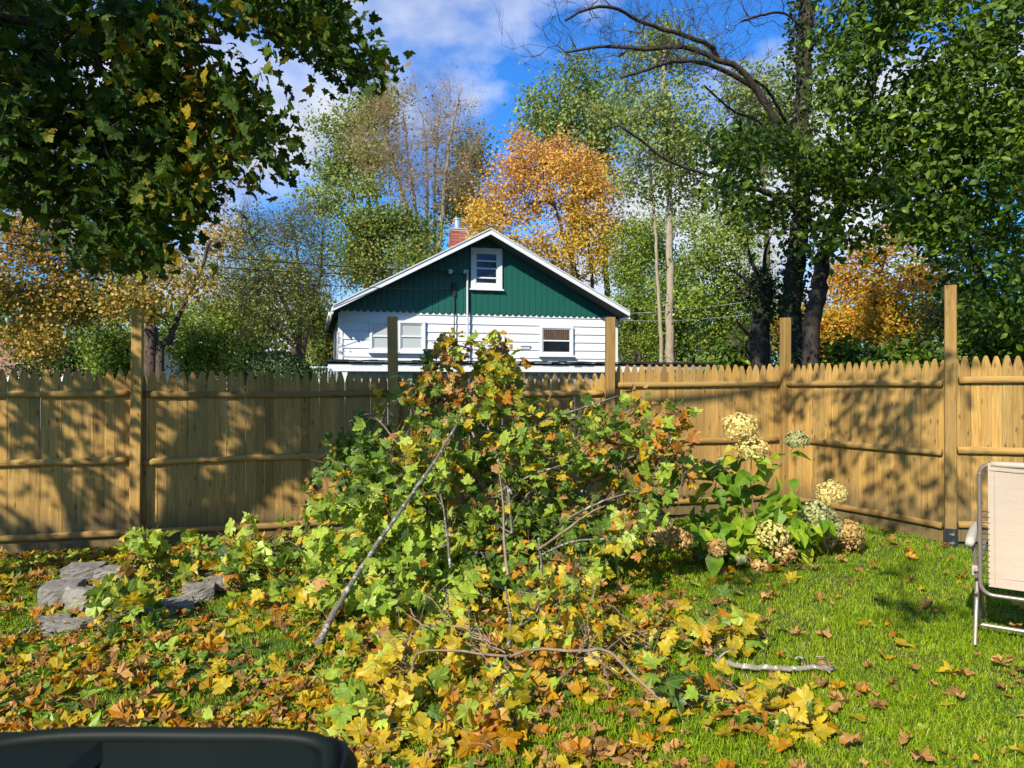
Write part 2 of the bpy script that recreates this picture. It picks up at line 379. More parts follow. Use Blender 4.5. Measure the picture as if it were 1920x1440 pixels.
def rolled_template(k, ang, crumple, seed):
    V, T = maple_template(.2, .2, .1, seed, seed % 2 == 0); r = random.Random(seed * 7); c, d = math.cos(ang), math.sin(ang)
    V[:, 1] -= .35
    a = V[:, 0] * c + V[:, 1] * d; b = -V[:, 0] * d + V[:, 1] * c
    kk = k * (1 + .35 * b); z = V[:, 2] * .5 + (1 - np.cos(a * kk)) / np.abs(kk); a = np.sin(a * kk) / np.abs(kk)
    V = np.column_stack([a * c - b * d, a * d + b * c, z + np.array([r.gauss(0, crumple) for _ in a])]); V[:, :2] += np.array([[r.gauss(0, crumple * .6), r.gauss(0, crumple * .6)] for _ in a])
    return V, T
CURLED = [rolled_template(k, a, c, q + 30) for q, (k, a, c) in enumerate([(1.6, .2, .05), (2.6, .1, .07), (3.4, .5, .08), (2.2, 1.4, .06), (3.0, 2.2, .09), (1.8, 2.8, .1), (4.0, -.3, .06)])]
MAPLE_LITE = maple_template(0.05, 0.2, 0.3, 5, False, True)
def oval_template(w=0.42, fold=0.12, droop=0.25):
    V = np.array([(0, 0, 0), (w * .72, .25, 0), (w, .5, 0), (w * .62, .8, 0), (0, 1.05, 0), (-w * .62, .8, 0), (-w, .5, 0), (-w * .72, .25, 0), (0, .5, 0)], float)
    V[:, 2] = fold * np.abs(V[:, 0]) * 2 - droop * V[:, 1] ** 2
    return V, np.array([(8, i, (i + 1) % 8) for i in range(8)])
OVAL = oval_template(.30)
def diamond_template(w=0.4):
    return np.array([(0, 0, 0), (w, .5, .1), (0, 1, -.05), (-w, .5, .1)], float), np.array([(0, 1, 2), (0, 2, 3)])
DIAMOND = diamond_template()
FLAT = {len(v): v[:, :2] for v, f in (maple_template(seed=0), maple_template(seed=1, petiole=False))}
TWIG = (np.array([(-.006, 0, 0), (.006, 0, 0), (.05, 1, .03), (.0, .45, .0), (.01, .52, 0), (.2, .9, .14), (0, .3, 0), (.0, .36, .01), (-.24, .72, -.12)], float), np.array([(0, 1, 2), (3, 4, 5), (6, 7, 8)]))

def flat_uv(t):
    base = FLAT[min(len(t[0]), 10 ** 6)] if len(t[0]) in FLAT else t[0][:, :2]
    return np.asarray(base)[t[1]].reshape(-1, 2)
def frames(N, outward=None, up=0.5, rnd=0.8, out=0.4, dirs=None):
    n = rng.normal(size=(N, 3)) * rnd; n[:, 2] += up
    if outward is not None: n += outward * out
    n = norm(n)
    y = rng.normal(size=(N, 3)) if dirs is None else dirs + rng.normal(size=(N, 3)) * 0.45
    y = norm(y - (y * n).sum(1)[:, None] * n); x = np.cross(y, n)
    return np.stack([x, y, n], axis=2)          # columns
def leaf_cloud(P, M, S, tmpl):
    V, T = tmpl; k = len(V)
    W = np.einsum('nij,kj->nki', M, V) * S[:, None, None] + P[:, None, :]
    Fq = (T[None] + (np.arange(len(P)) * k)[:, None, None]).reshape(-1, T.shape[1])
    return W.reshape(-1, 3), Fq
def cloud_multi(P, M, S, tmpls, uvs=None):
    Vs, Fs, n = [], [], 0; ch = rng.integers(0, len(tmpls), len(P))
    for k, t in enumerate(tmpls):
        m = ch == k
        if not m.any(): continue
        v, f = leaf_cloud(P[m], M[m], S[m], t); Vs.append(v); Fs.append(f + n); n += len(v)
        if uvs is not None: uvs.append(np.tile(flat_uv(t), (int(m.sum()), 1)))
    return np.vstack(Vs), np.vstack(Fs)
def mat4(p, m, s):
    return Matrix(((m[0, 0] * s, m[0, 1] * s, m[0, 2] * s, p[0]), (m[1, 0] * s, m[1, 1] * s, m[1, 2] * s, p[1]), (m[2, 0] * s, m[2, 1] * s, m[2, 2] * s, p[2]), (0, 0, 0, 1)))

# ------------------------------------------------------------------ helpers: branching
class Skeleton:
    def __init__(s, cap=24000):
        s.P = np.zeros((cap, 3)); s.D = np.zeros((cap, 3)); s.par = np.full(cap, -1); s.fix = np.zeros(cap); s.n = 0; s.chains = []
    def trunk(s, pts, r0, r1, parent=-1, n=14):
        C = spline(pts, n); C[1:-1] += rng.normal(size=(len(C) - 2, 3)) * r0 * 0.12
        i0 = s.n; d = norm(np.gradient(C, axis=0)); m = len(C)
        s.P[i0:i0 + m] = C; s.D[i0:i0 + m] = d; s.par[i0:i0 + m] = np.arange(i0 - 1, i0 + m - 1); s.par[i0] = parent
        s.fix[i0:i0 + m] = r0 + (r1 - r0) * np.linspace(0, 1, m) ** 0.8; s.n += m
        s.chains.append(list(range(i0, i0 + m))); return i0
    def grow(s, tips, step=0.35, wob=0.06, low=0, droop=0.0, stiff=0.35):
        tips = np.asarray(tips); src = s.P[:s.n]
        dmin = np.array([np.linalg.norm(src - t, axis=1).min() for t in tips])
        ends = np.zeros(len(tips), int)
        for k in np.argsort(dmin):
            t = tips[k]; P = s.P[low:s.n]; v = t - P; d = np.linalg.norm(v, axis=1) + 1e-6
            cost = d * (1.25 - 0.45 * (v * s.D[low:s.n]).sum(1) / d) + 0.35 * np.maximum(0, -v[:, 2])
            j = int(cost.argmin()) + low; p = s.P[j]; L = d[j - low]
            m = int(min(9, max(2, L / step)))
            c = p + (s.D[j] * stiff + np.array([0, 0, 0.18])) * L * 0.6 + (t - p) * 0.15
            u = np.linspace(0, 1, m + 1)[1:, None]
            C = (1 - u) ** 2 * p + 2 * u * (1 - u) * c + u ** 2 * t
            C[:-1] += rng.normal(size=(m - 1, 3)) * wob * L / m; C[:, 2] -= droop * (u[:, 0] ** 2) * L * 0.3
            if s.n + m >= len(s.P): break
            i0 = s.n; s.P[i0:i0 + m] = C; s.par[i0:i0 + m] = np.r_[j, np.arange(i0, i0 + m - 1)]
            s.D[i0:i0 + m] = norm(np.diff(np.vstack([p, C]), axis=0)); s.n += m
            s.chains.append([j] + list(range(i0, i0 + m))); ends[k] = i0 + m - 1
        return ends
    def radii(s, rtip, expo=0.46):
        cnt = np.zeros(s.n)
        haskid = np.zeros(s.n, bool); pr = s.par[:s.n]; haskid[pr[pr >= 0]] = True
        cnt[~haskid] = 1
        for i in range(s.n - 1, -1, -1):
            if pr[i] >= 0: cnt[pr[i]] += cnt[i]
        r = rtip * np.maximum(cnt, 1) ** expo
        f = s.fix[:s.n]; r = np.where(f > 0, f, r)
        for i in range(s.n):
            if f[i] == 0 and pr[i] >= 0: r[i] = min(r[i], r[pr[i]] * 0.92)
        return r
    def mesh(s, rtip, expo=0.46):
        r = s.radii(rtip, expo); Vs, Qs, Ts, n = [], [], [], 0
        for c in s.chains:
            rc = r[c].copy()
            if s.fix[c[0]] > 0 and len(c) > 1 and s.fix[c[1]] == 0: rc[0] = min(rc[0], rc[1] * 1.25)
            else: rc[0] = min(rc[0], rc[1] * 1.25)
            big = rc.max(); k = 12 if big > 0.1 else 7 if big > 0.03 else 4 if big > 0.01 else 3
            V, Q, C = tube(s.P[c], rc, k); Vs.append(V); Qs.append(Q + n); Ts.append(C[1] + n); n += len(V)
        return np.vstack(Vs), [np.vstack(Qs), np.vstack(Ts)]

def lobe_tips(lobes, z, count, dz=1.0, flat=0.9, zs=None):
    """points spread through the ellipsoids of a crown; a lobe is (px, py, rx, ry[, depth offset])"""
    area = np.array([l[2] * l[3] for l in lobes], float); ns = np.maximum(4, (count * area / area.sum()).astype(int))
    out = []
    for l, n in zip(lobes, ns):
        zz = z + (l[4] if len(l) > 4 else rng.uniform(-0.5, 0.5) * dz)
        c = at(l[0], l[1], zz); rx, rz = l[2] * zz / F, l[3] * zz / F; ry = 0.5 * (rx + rz) * flat
        u = norm(rng.normal(size=(n, 3))); rad = rng.uniform(0, 1, n) ** (1 / 2.4)
        lump = 1 + 0.16 * np.sin(u[:, 0] * 4 + l[0]) * np.cos(u[:, 2] * 5 + l[1])
        out.append(c + u * rad[:, None] * lump[:, None] * np.array([rx, ry, rz]))
    T = np.vstack(out); k = 2 * math.pi / (z * .055); q = T * k
    g = np.sin(q[:, 0] + 1.3 * np.sin(q[:, 2] * .7)) * np.sin(q[:, 2] + .9 * np.sin(q[:, 1])) + .4 * np.sin(q[:, 1] * 1.3 + q[:, 0] * .6)
    return T[g > -.38]

def build_tree(name, label, trunks, tips, bark, leafm, rtip=0.008, expo=0.46, per=40, sigma=0.3, size=0.11, tmpl=DIAMOND,
               group=None, step=0.5, twigs=None, wob=0.08, droop=0.0, cat='tree', up=0.5, big=None, keep=None, szvar=0.3, base=None, stiff=0.35, lite=None):
    """trunks: list of (points, r0, r1); twigs: (material, per, size); big: number of leaves kept as single parts"""
    b = np.array(base if base is not None else trunks[0][0][0], float)
    t = thing(name, label, cat, b, group)
    sk = Skeleton()
    for pts, r0, r1 in trunks: sk.trunk(pts, r0, r1, n=6 * len(pts))
    ends = sk.grow(tips, step, wob, droop=droop, stiff=stiff)
    V, Fs = sk.mesh(rtip, expo); part('trunk', V, Fs, bark, t, True)
    ends = ends[ends > 0]; E = sk.P[ends]; D = sk.D[ends]; ctr = E.mean(0)
    if per:
        cnt = rng.poisson(per * rng.uniform(0.45, 1.5, len(E))); idx = np.repeat(np.arange(len(E)), cnt); N = len(idx)
        P = E[idx] + rng.normal(size=(N, 3)) * sigma * np.array([1, 1, 0.75]) - D[idx] * rng.uniform(0, 1.2, N)[:, None] * sigma
        M = frames(N, norm(P - ctr), up, 0.75, 0.5); S = size * rng.uniform(1 - szvar, 1 + szvar, N)
        if big:
            tm = tmpl if isinstance(tmpl, list) else [tmpl]
            meshes = [mesh_np('leaf', a, [f], leafm) for a, f in tm]
            px = 960 + F * P[:, 0] / np.maximum(P[:, 1], .1); py = 720 - F * (P[:, 2] - EYE) / np.maximum(P[:, 1], .1)
            vis = (px > 0) & (px < 1920) & (py > 0) & (py < 1440) & (P[:, 1] > 0.5)
            score = np.where(vis, S / np.maximum(P[:, 1], 0.5), 0); top = np.argsort(-score)[:big]
            for k in top: inst('leaf', meshes[k % len(meshes)], mat4(P[k], M[k], S[k]), t)
            m = np.ones(N, bool); m[top] = False; P, M, S, vis = P[m], M[m], S[m], vis[m]
        tl = tmpl if isinstance(tmpl, list) else [tmpl]
        V, Fq = cloud_multi(P, M, S, tl) if not (big and lite) else cloud_multi(P[vis], M[vis], S[vis], tl)
        if big and lite:
            V2, F2 = cloud_multi(P[~vis], M[~vis], S[~vis], [lite]); Fq = np.vstack([Fq, F2 + len(V)]); V = np.vstack([V, V2])
        part('crown', V, [Fq], leafm, t, kind='stuff')
    if twigs:
        tm, n, sz = twigs; V, Fq = subtwigs(E, D, n, sz, max(.003, rtip * .55)); part('twigs', V, [Fq], tm, t, kind='stuff')
    return t

def subtwigs(E, D, n, L, r, up=.25, spread=.6, levels=2):
    Vs, Qs, off = [], [], 0
    for lev in range(levels):
        idx = np.repeat(np.arange(len(E)), n); N = len(idx); d0 = norm(D[idx])
        d = norm(d0 * .8 + rng.normal(size=(N, 3)) * spread + np.array([0, 0, up])); ln = L * rng.uniform(.45, 1.25, N)
        P = np.empty((N, 4, 3)); P[:, 0] = E[idx] - d0 * rng.uniform(0, .5, N)[:, None] * L
        for k in (1, 2, 3):
            d = norm(d + rng.normal(size=(N, 3)) * .16 + np.array([0, 0, up * .2])); P[:, k] = P[:, k - 1] + d * (ln / 3)[:, None]
        t_ = norm(P[:, 3] - P[:, 0]); a = norm(np.cross(t_, np.array([.3, .5, .81]))); b = np.cross(t_, a); ring = [a, -.5 * a + .866 * b, -.5 * a - .866 * b]
        V = np.stack([np.stack([P[:, k] + ring[q] * r * (1 - .28 * k) for q in range(3)], 1) for k in range(4)], 1).reshape(-1, 3)
        base = (np.arange(N) * 12)[:, None] + off
        q = np.array([[k * 3 + j, k * 3 + (j + 1) % 3, k * 3 + 3 + (j + 1) % 3, k * 3 + 3 + j] for k in range(3) for j in range(3)])
        Vs.append(V); Qs.append((base[:, :, None] + q[None]).reshape(-1, 4)); off += len(V)
        E = P[:, 2]; D = norm(P[:, 3] - P[:, 2]); L *= .6; r *= .72; n = max(1, n - 2)
    return np.vstack(Vs), np.vstack(Qs)

# ================================================================== SETTING: ground
def build_ground():
    xs = np.unique(np.r_[np.linspace(-900, -30, 14), np.linspace(-30, -9, 12), np.linspace(-9, 9, 121), np.linspace(9, 30, 12), np.linspace(30, 900, 14)])
    ys = np.unique(np.r_[np.linspace(-60, -2, 12), np.linspace(-2, 11, 88), np.linspace(11, 40, 20), np.linspace(40, 1400, 16)])
    X, Y = np.meshgrid(xs, ys); Z = gz(X, Y)
    near = (np.abs(X) < 10) & (Y > -2) & (Y < 11)
    Z = np.where(near, Z + 0.006 * np.sin(X * 23) * np.sin(Y * 19), Z)
    V = np.column_stack([X.ravel(), Y.ravel(), Z.ravel()]); nx = len(xs)
    i = (np.arange(len(ys) - 1)[:, None] * nx + np.arange(nx - 1)[None]).ravel()
    t = NT('lawn_soil'); p = t.pos()
    n1 = t.noise(p, 1.1, 5, 0.6); n2 = t.noise(p, 14, 6, 0.7); n3 = t.noise(p, 90, 3)
    c = t.ramp(n2, [(0.3, (0.03, 0.045, 0.012)), (0.5, (0.055, 0.10, 0.018)), (0.72, (0.085, 0.15, 0.026))])
    c = t.mix(t.ramp(n1, [(0.42, (0, 0, 0)), (0.7, (1, 1, 1))]), c, t.ramp(n3, [(0.35, (0.05, 0.035, 0.02)), (0.7, (0.12, 0.085, 0.045))]))
    m = t.done(t.bsdf(c, 0.95, 0.1, bump=n3, bstr=0.6, bdist=0.02))
    o = part('ground', V, [np.column_stack([i, i + 1, i + nx + 1, i + nx])], m, None, True); tag(o, kind='structure')
build_ground()

# ================================================================== HOUSE
HO = np.array([-3.84, 16.7]); HU = np.array([0.9659, 0.2588]); HN = np.array([0.2588, -0.9659])
HW = 6.62; HD = 9.0
def HT(V):
    V = np.asarray(V, float); return np.column_stack([HO[0] + V[:, 0] * HU[0] + V[:, 1] * HN[0], HO[1] + V[:, 0] * HU[1] + V[:, 1] * HN[1], V[:, 2]])
def hu(px): return ((px - 960) * HO[1] - HO[0] * F) / (F * HU[0] - HU[1] * (px - 960))
def hw(px, py): return EYE + (720 - py) * (HO[1] + HU[1] * hu(px)) / F
def cp(cx, cy): return 560 + cx / 2.8235, 400 + cy / 2.8235
def cu(cx): return hu(560 + cx / 2.8235)
def cw(cx, cy): a, b = cp(cx, cy); return hw(a, b)

def build_house():
    mw = paint_mat('white_siding', (0.63, 0.64, 0.655), 0.5, 0.16, (0.42, 0.40, 0.34))
    mtrim = paint_mat('white_trim', (0.60, 0.61, 0.62), 0.45, 0.10, (0.35, 0.33, 0.30))
    mg = paint_mat('green_boards', (0.010, 0.095, 0.069), 0.45, 0.35, (0.02, 0.06, 0.05))
    mroof = paint_mat('roof_shingle', (0.07, 0.07, 0.075), 0.9, 0.5, (0.03, 0.03, 0.03), 0.2, 8)
    mblack = paint_mat('black_tar', (0.018, 0.018, 0.02), 0.8, 0.4, (0.06, 0.05, 0.04), 0.2, 8)
    mgrey = paint_mat('grey_wall', (0.30, 0.30, 0.29), 0.7, 0.2)
    mpipe = paint_mat('grey_pipe', (0.48, 0.49, 0.50), 0.4, 0.1, metal=0.0)
    mflue = paint_mat('flue_metal', (0.62, 0.63, 0.65), 0.3, 0.15, metal=0.8)
    mdark = paint_mat('dark_cable', (0.02, 0.02, 0.02), 0.6, 0.1)
    mbrick = NT('brick'); r = mbrick.rand()
    mbrick = mbrick.done(mbrick.bsdf(mbrick.ramp(r, [(0, (0.20, 0.055, 0.035)), (0.5, (0.30, 0.085, 0.05)), (1, (0.38, 0.13, 0.08))]), 0.85, 0.2))
    mmortar = paint_mat('mortar', (0.42, 0.39, 0.36), 0.9, 0.2)
    def glass(name, c, rough=0.06):
        t = NT(name); return t.done(t.bsdf(t.mix(t.math('MULTIPLY', t.noise(t.pos(), 2.5, 3), 0.5), c, tuple(x * .7 for x in c)), rough, 0.6))
    mg_dark = glass('dark_pane', (0.012, 0.013, 0.016)); mg_pale = glass('pale_pane', (0.40, 0.43, 0.42), 0.12)
    base = HT(np.array([[HW / 2, 0, 0]]))[0]
    t = thing('white_house', 'white clapboard house with green scalloped gable and brick chimney behind the fence', 'house', base)
    eave = 3.30; apex_u = HW / 2; apexw = 5.10; sl = (apexw - 3.24) / (HW / 2 + 0.22)
    def roofw(u): return apexw - sl * abs(u - apex_u)
    # body behind the boards
    mb = MB(); mb.box(0, HW, -HD, -0.05, 0, eave - 0.25, HT)
    mb.prism([(0, eave - 0.25), (HW, eave - 0.25), (HW, roofw(HW) - 0.14), (apex_u, apexw - 0.14), (0, roofw(0) - 0.14)], HT, -HD, -0.05)
    mb.part('wall', mw, t)
    # clapboard courses, each board lapped over the next one down
    k = 0; w = 2.02
    while w < 3.32:
        top = min(w + 0.205, 3.36)
        o = MB(); V = HT(np.array([[0, -0.05, w], [HW, -0.05, w], [HW, 0.028, w], [0, 0.028, w], [0, -0.05, top], [HW, -0.05, top], [HW, 0.004, top], [0, 0.004, top]]))
        o.add(V, [[0, 3, 2, 1], [4, 5, 6, 7], [0, 1, 5, 4], [3, 7, 6, 2], [0, 4, 7, 3], [1, 2, 6, 5]])
        o.part('siding_board', mw, t); w += 0.195
    # side wall boards on the left that are just seen
    w = 0.3
    while w < 3.0:
        MB().box(-0.03, -0.002, -HD, -0.06, w, w + 0.2, HT).part('side_board', mw, t); w += 0.21
    MB().box(-0.045, 0.05, -0.06, 0.036, 0, 3.2, HT).part('corner_board', mtrim, t)
    MB().box(HW - 0.05, HW + 0.045, -0.06, 0.036, 0, 3.2, HT).part('corner_board', mtrim, t)
    # vertical green boards with rounded ends
    pitch = 0.146; nb = int(HW / pitch)
    for i in range(nb):
        u0 = (HW - nb * pitch) / 2 + i * pitch; u1 = u0 + pitch - 0.008
        a = roofw(u0) - 0.10; b = roofw(u1) - 0.10; r = (u1 - u0) / 2; c = (u0 + u1) / 2; w0 = 3.30
        arc = [(c + r * math.cos(x), w0 + 0.075 * math.sin(x) + 0.0) for x in np.linspace(math.pi, 2 * math.pi, 7)]
        o = arc + [(u1, max(b, w0 + .02))] + ([(apex_u, apexw - 0.10)] if u0 < apex_u < u1 else []) + [(u0, max(a, w0 + .02))]
        MB().prism(o, HT, 0.031, 0.052 + 0.003 * (i % 2)).part('gable_board', mg, t)
    # roof slabs, rake boards, soffit
    for s in (-1, 1):
        ue = -0.17 if s < 0 else HW + 0.10; we = roofw(ue)
        o = [(apex_u, apexw), (ue, we), (ue, we - 0.09), (apex_u, apexw - 0.10)]
        MB().prism(o, HT, -HD - 0.2, 0.60).part('roof', mroof, t)
        o = [(apex_u, apexw + 0.012), (ue - 0.012 * -s, we + 0.012), (ue, we - 0.088), (apex_u, apexw - 0.098)]
        MB().prism(o, HT, 0.603, 0.63).part('rake_board', mtrim, t)
        o = [(apex_u, apexw + 0.045), (ue, we + 0.045), (ue, we + 0.015), (apex_u, apexw + 0.015)]
        MB().prism(o, HT, -HD, 0.65).part('drip_edge', mpipe, t)
        MB().box(min(ue, ue + 0.03 * s), max(ue, ue + 0.03 * s), -HD, 0.59, we - 0.15, we - 0.005, HT).part('eave_board', mtrim, t)
    MB().box(-0.27, -0.235, -HD, 0.5, 3.08, 3.16, HT).part('gutter', mtrim, t)
    # windows
    def window(cx0, cx1, cy0, cy1, pane, bars=(), v=0.03, casing=0.055, frame_label=None, curtain=False):
        cm = (cx0 + cx1) / 2; cy = (cy0 + cy1) / 2
        u0, u1 = cu(cx0), cu(cx1); w1, w0 = cw(cm, cy0), cw(cm, cy1)
        win = MB()
        for a, b, c, d in ((u0, u1, w1 - casing, w1), (u0, u1, w0, w0 + casing), (u0, u0 + casing, w0 + casing, w1 - casing), (u1 - casing, u1, w0 + casing, w1 - casing)):
            win.box(a, b, v, v + 0.05, c, d, HT)
        wo = win.part('window', mtrim, t)
        MB().box(u0 - 0.03, u1 + 0.03, v, v + 0.085, w0 - 0.04, w0 - 0.003, HT).part('sill', mtrim, wo)
        MB().box(u0 + casing, u1 - casing, v + 0.001, v + 0.008, w0 + casing, w1 - casing, HT).part('pane', pane, wo)
        sb = MB(); e = 0.028; a0, a1, b0, b1 = u0 + casing, u1 - casing, w0 + casing, w1 - casing
        sb.box(a0, a0 + e, v + .009, v + .03, b0, b1, HT).box(a1 - e, a1, v + .009, v + .03, b0, b1, HT).box(a0 + e, a1 - e, v + .009, v + .03, b0, b0 + e, HT).box(a0 + e, a1 - e, v + .009, v + .03, b1 - e, b1, HT)
        for f in bars: sb.box(a0 + e, a1 - e, v + .009, v + .034, b0 + (b1 - b0) * f - 0.018, b0 + (b1 - b0) * f + 0.018, HT)
        sb.part('sash', mtrim, wo)
        if curtain:
            mc = paint_mat('brown_curtain', (0.10, 0.06, 0.04), 0.9, 0.5, scale=6)
            o = MB(); n = 14
            for q in range(n):
                x0 = a0 + e + (a1 - a0 - 2 * e) * q / n; o.box(x0, x0 + (a1 - a0) / n * 0.7, v + .0082, v + .016, b0 + (b1 - b0) * .56, b1 - e, HT)
            o.part('curtain', mc, wo)
        return wo
    window(374, 526, 570, 732, mg_pale, (0.5,)); window(524, 668, 570, 734, mg_pale, (0.5,))
    window(1274, 1448, 598, 752, mg_dark, (0.5,), curtain=True)
    window(908, 1072, 188, 402, mg_dark, (0.2, 0.5, 0.74), v=0.056, casing=0.11)
    # small wall vent, service mast, cable, weather head
    uv = cu(1196); MB().box(uv - .12, uv + .12, 0.03, 0.075, 2.50, 2.535, HT).box(uv - .12, uv + .12, 0.03, 0.05, 2.44, 2.50, HT).part('wall_vent', mtrim, t)
    um = cu(888); wt_ = cw(888, 320)
    MB().tube(HT(np.array([[um, .12, 2.1], [um, .12, wt_]])), 0.024, 10).part('service_mast', mpipe, t)
    MB().tube(HT(np.array([[um, .12, wt_], [um - .01, .13, wt_ + .05], [um - .06, .17, wt_ + .045], [um - .09, .2, wt_ - .02]])), [0.03, 0.04, 0.038, 0.03], 10).part('weather_head', mpipe, t)
    ub = cu(820)
    MB().tube(HT(np.array([[ub, .09, 2.15], [ub, .09, cw(820, 480)], [ub - .01, .1, cw(820, 380)]])), 0.013, 6).part('cable', mdark, t)
    bx = cu(818); MB().box(bx - .05, bx + .05, .056, .12, cw(818, 400), cw(818, 372), HT).box(bx - .03, bx + .04, .056, .10, cw(818, 440), cw(818, 412), HT).part('junction_box', mdark, t)
    il = cu(795); MB().tube(HT(np.array([[il, .056, cw(795, 318)], [il, .2, cw(795, 314)]])), [0.03, 0.055], 8).part('insulator', mtrim, t)
    # low flat roof in front of the house with its fascia
    la, lb = -0.32, 9.35
    MB().box(la, lb, 0.045, 1.05, 2.03, 2.07, HT).part('porch_roof', mblack, t)
    sh = MB()
    for q in range(64):
        x0 = la + (lb - la) * q / 64; sh.box(x0 - 0.02, x0 + 0.15, 0.98, 1.09 + rng.uniform(0, .03), 2.071 + rng.uniform(0, .01), 2.10 + rng.uniform(0, .018), HT)
    sh.part('roof_edge', mblack, t)
    MB().box(la + .03, HW + .3, 0.99, 1.03, 1.87, 2.028, HT).part('porch_fascia', mtrim, t)
    MB().box(HW + .3, lb - .03, 0.99, 1.03, 1.93, 2.028, HT).part('porch_fascia', mgrey, t)
    MB().box(0.15, lb, 0.05, 0.85, 0, 1.86, HT).part('porch_wall', mgrey, t)
    for q in range(5): MB().box(0.16, HW, 0.853, 0.875, 0.6 + q * .24, 0.83 + q * .24, HT).part('porch_board', mgrey, t)
    MB().box(0.0, 0.11, 0.9, 1.01, 0, 1.865, HT).part('porch_post', mtrim, t)
    # chimney with its bricks laid course by course
    cu0, cv0, cw0 = 2.92, -2.6, 4.4; cw_, cd_ = 0.38, 0.38; ctop = 5.69
    ch = MB().box(cu0 + .012, cu0 + cw_ - .012, cv0 + .012, cv0 + cd_ - .012, cw0, ctop - .01, HT).part('chimney', mmortar, t)
    bh, bl = 0.075, 0.21; course = 0
    w = 4.9
    while w + bh < ctop:
        off = 0 if course % 2 else -bl / 2
        for side in (0, 1):
            x = off
            while x < cw_ - 0.01:
                a, b = max(x, 0), min(x + bl - 0.014, cw_)
                if b - a > 0.03:
                    m = MB()
                    if side == 0: m.box(cu0 + a, cu0 + b, cv0 + cd_ - .011, cv0 + cd_ + rng.uniform(0, .004), w, w + bh - .014, HT)
                    else: m.box(cu0 - rng.uniform(0, .004), cu0 + .011, cv0 + a, cv0 + b - (0.0 if b < cw_ - .01 else .014), w, w + bh - .014, HT)
                    m.part('brick', mbrick, ch)
                x += bl
        w += bh; course += 1
    MB().box(cu0 - .012, cu0 + cw_ + .012, cv0 - .012, cv0 + cd_ + .012, ctop - .008, ctop + .015, HT).part('cap', mmortar, ch)
    cc_ = HT(np.array([[cu0 + .2, cv0 + .2, 0]]))[0]
    MB().tube(np.array([[cc_[0], cc_[1], ctop + .04], [cc_[0], cc_[1], ctop + .26]]), 0.085, 14).tube(np.array([[cc_[0], cc_[1], ctop + .265], [cc_[0], cc_[1], ctop + .30]]), 0.11, 14).part('flue_pipe', mflue, ch)
    return um, wt_, il
UM, WM, UI = build_house()

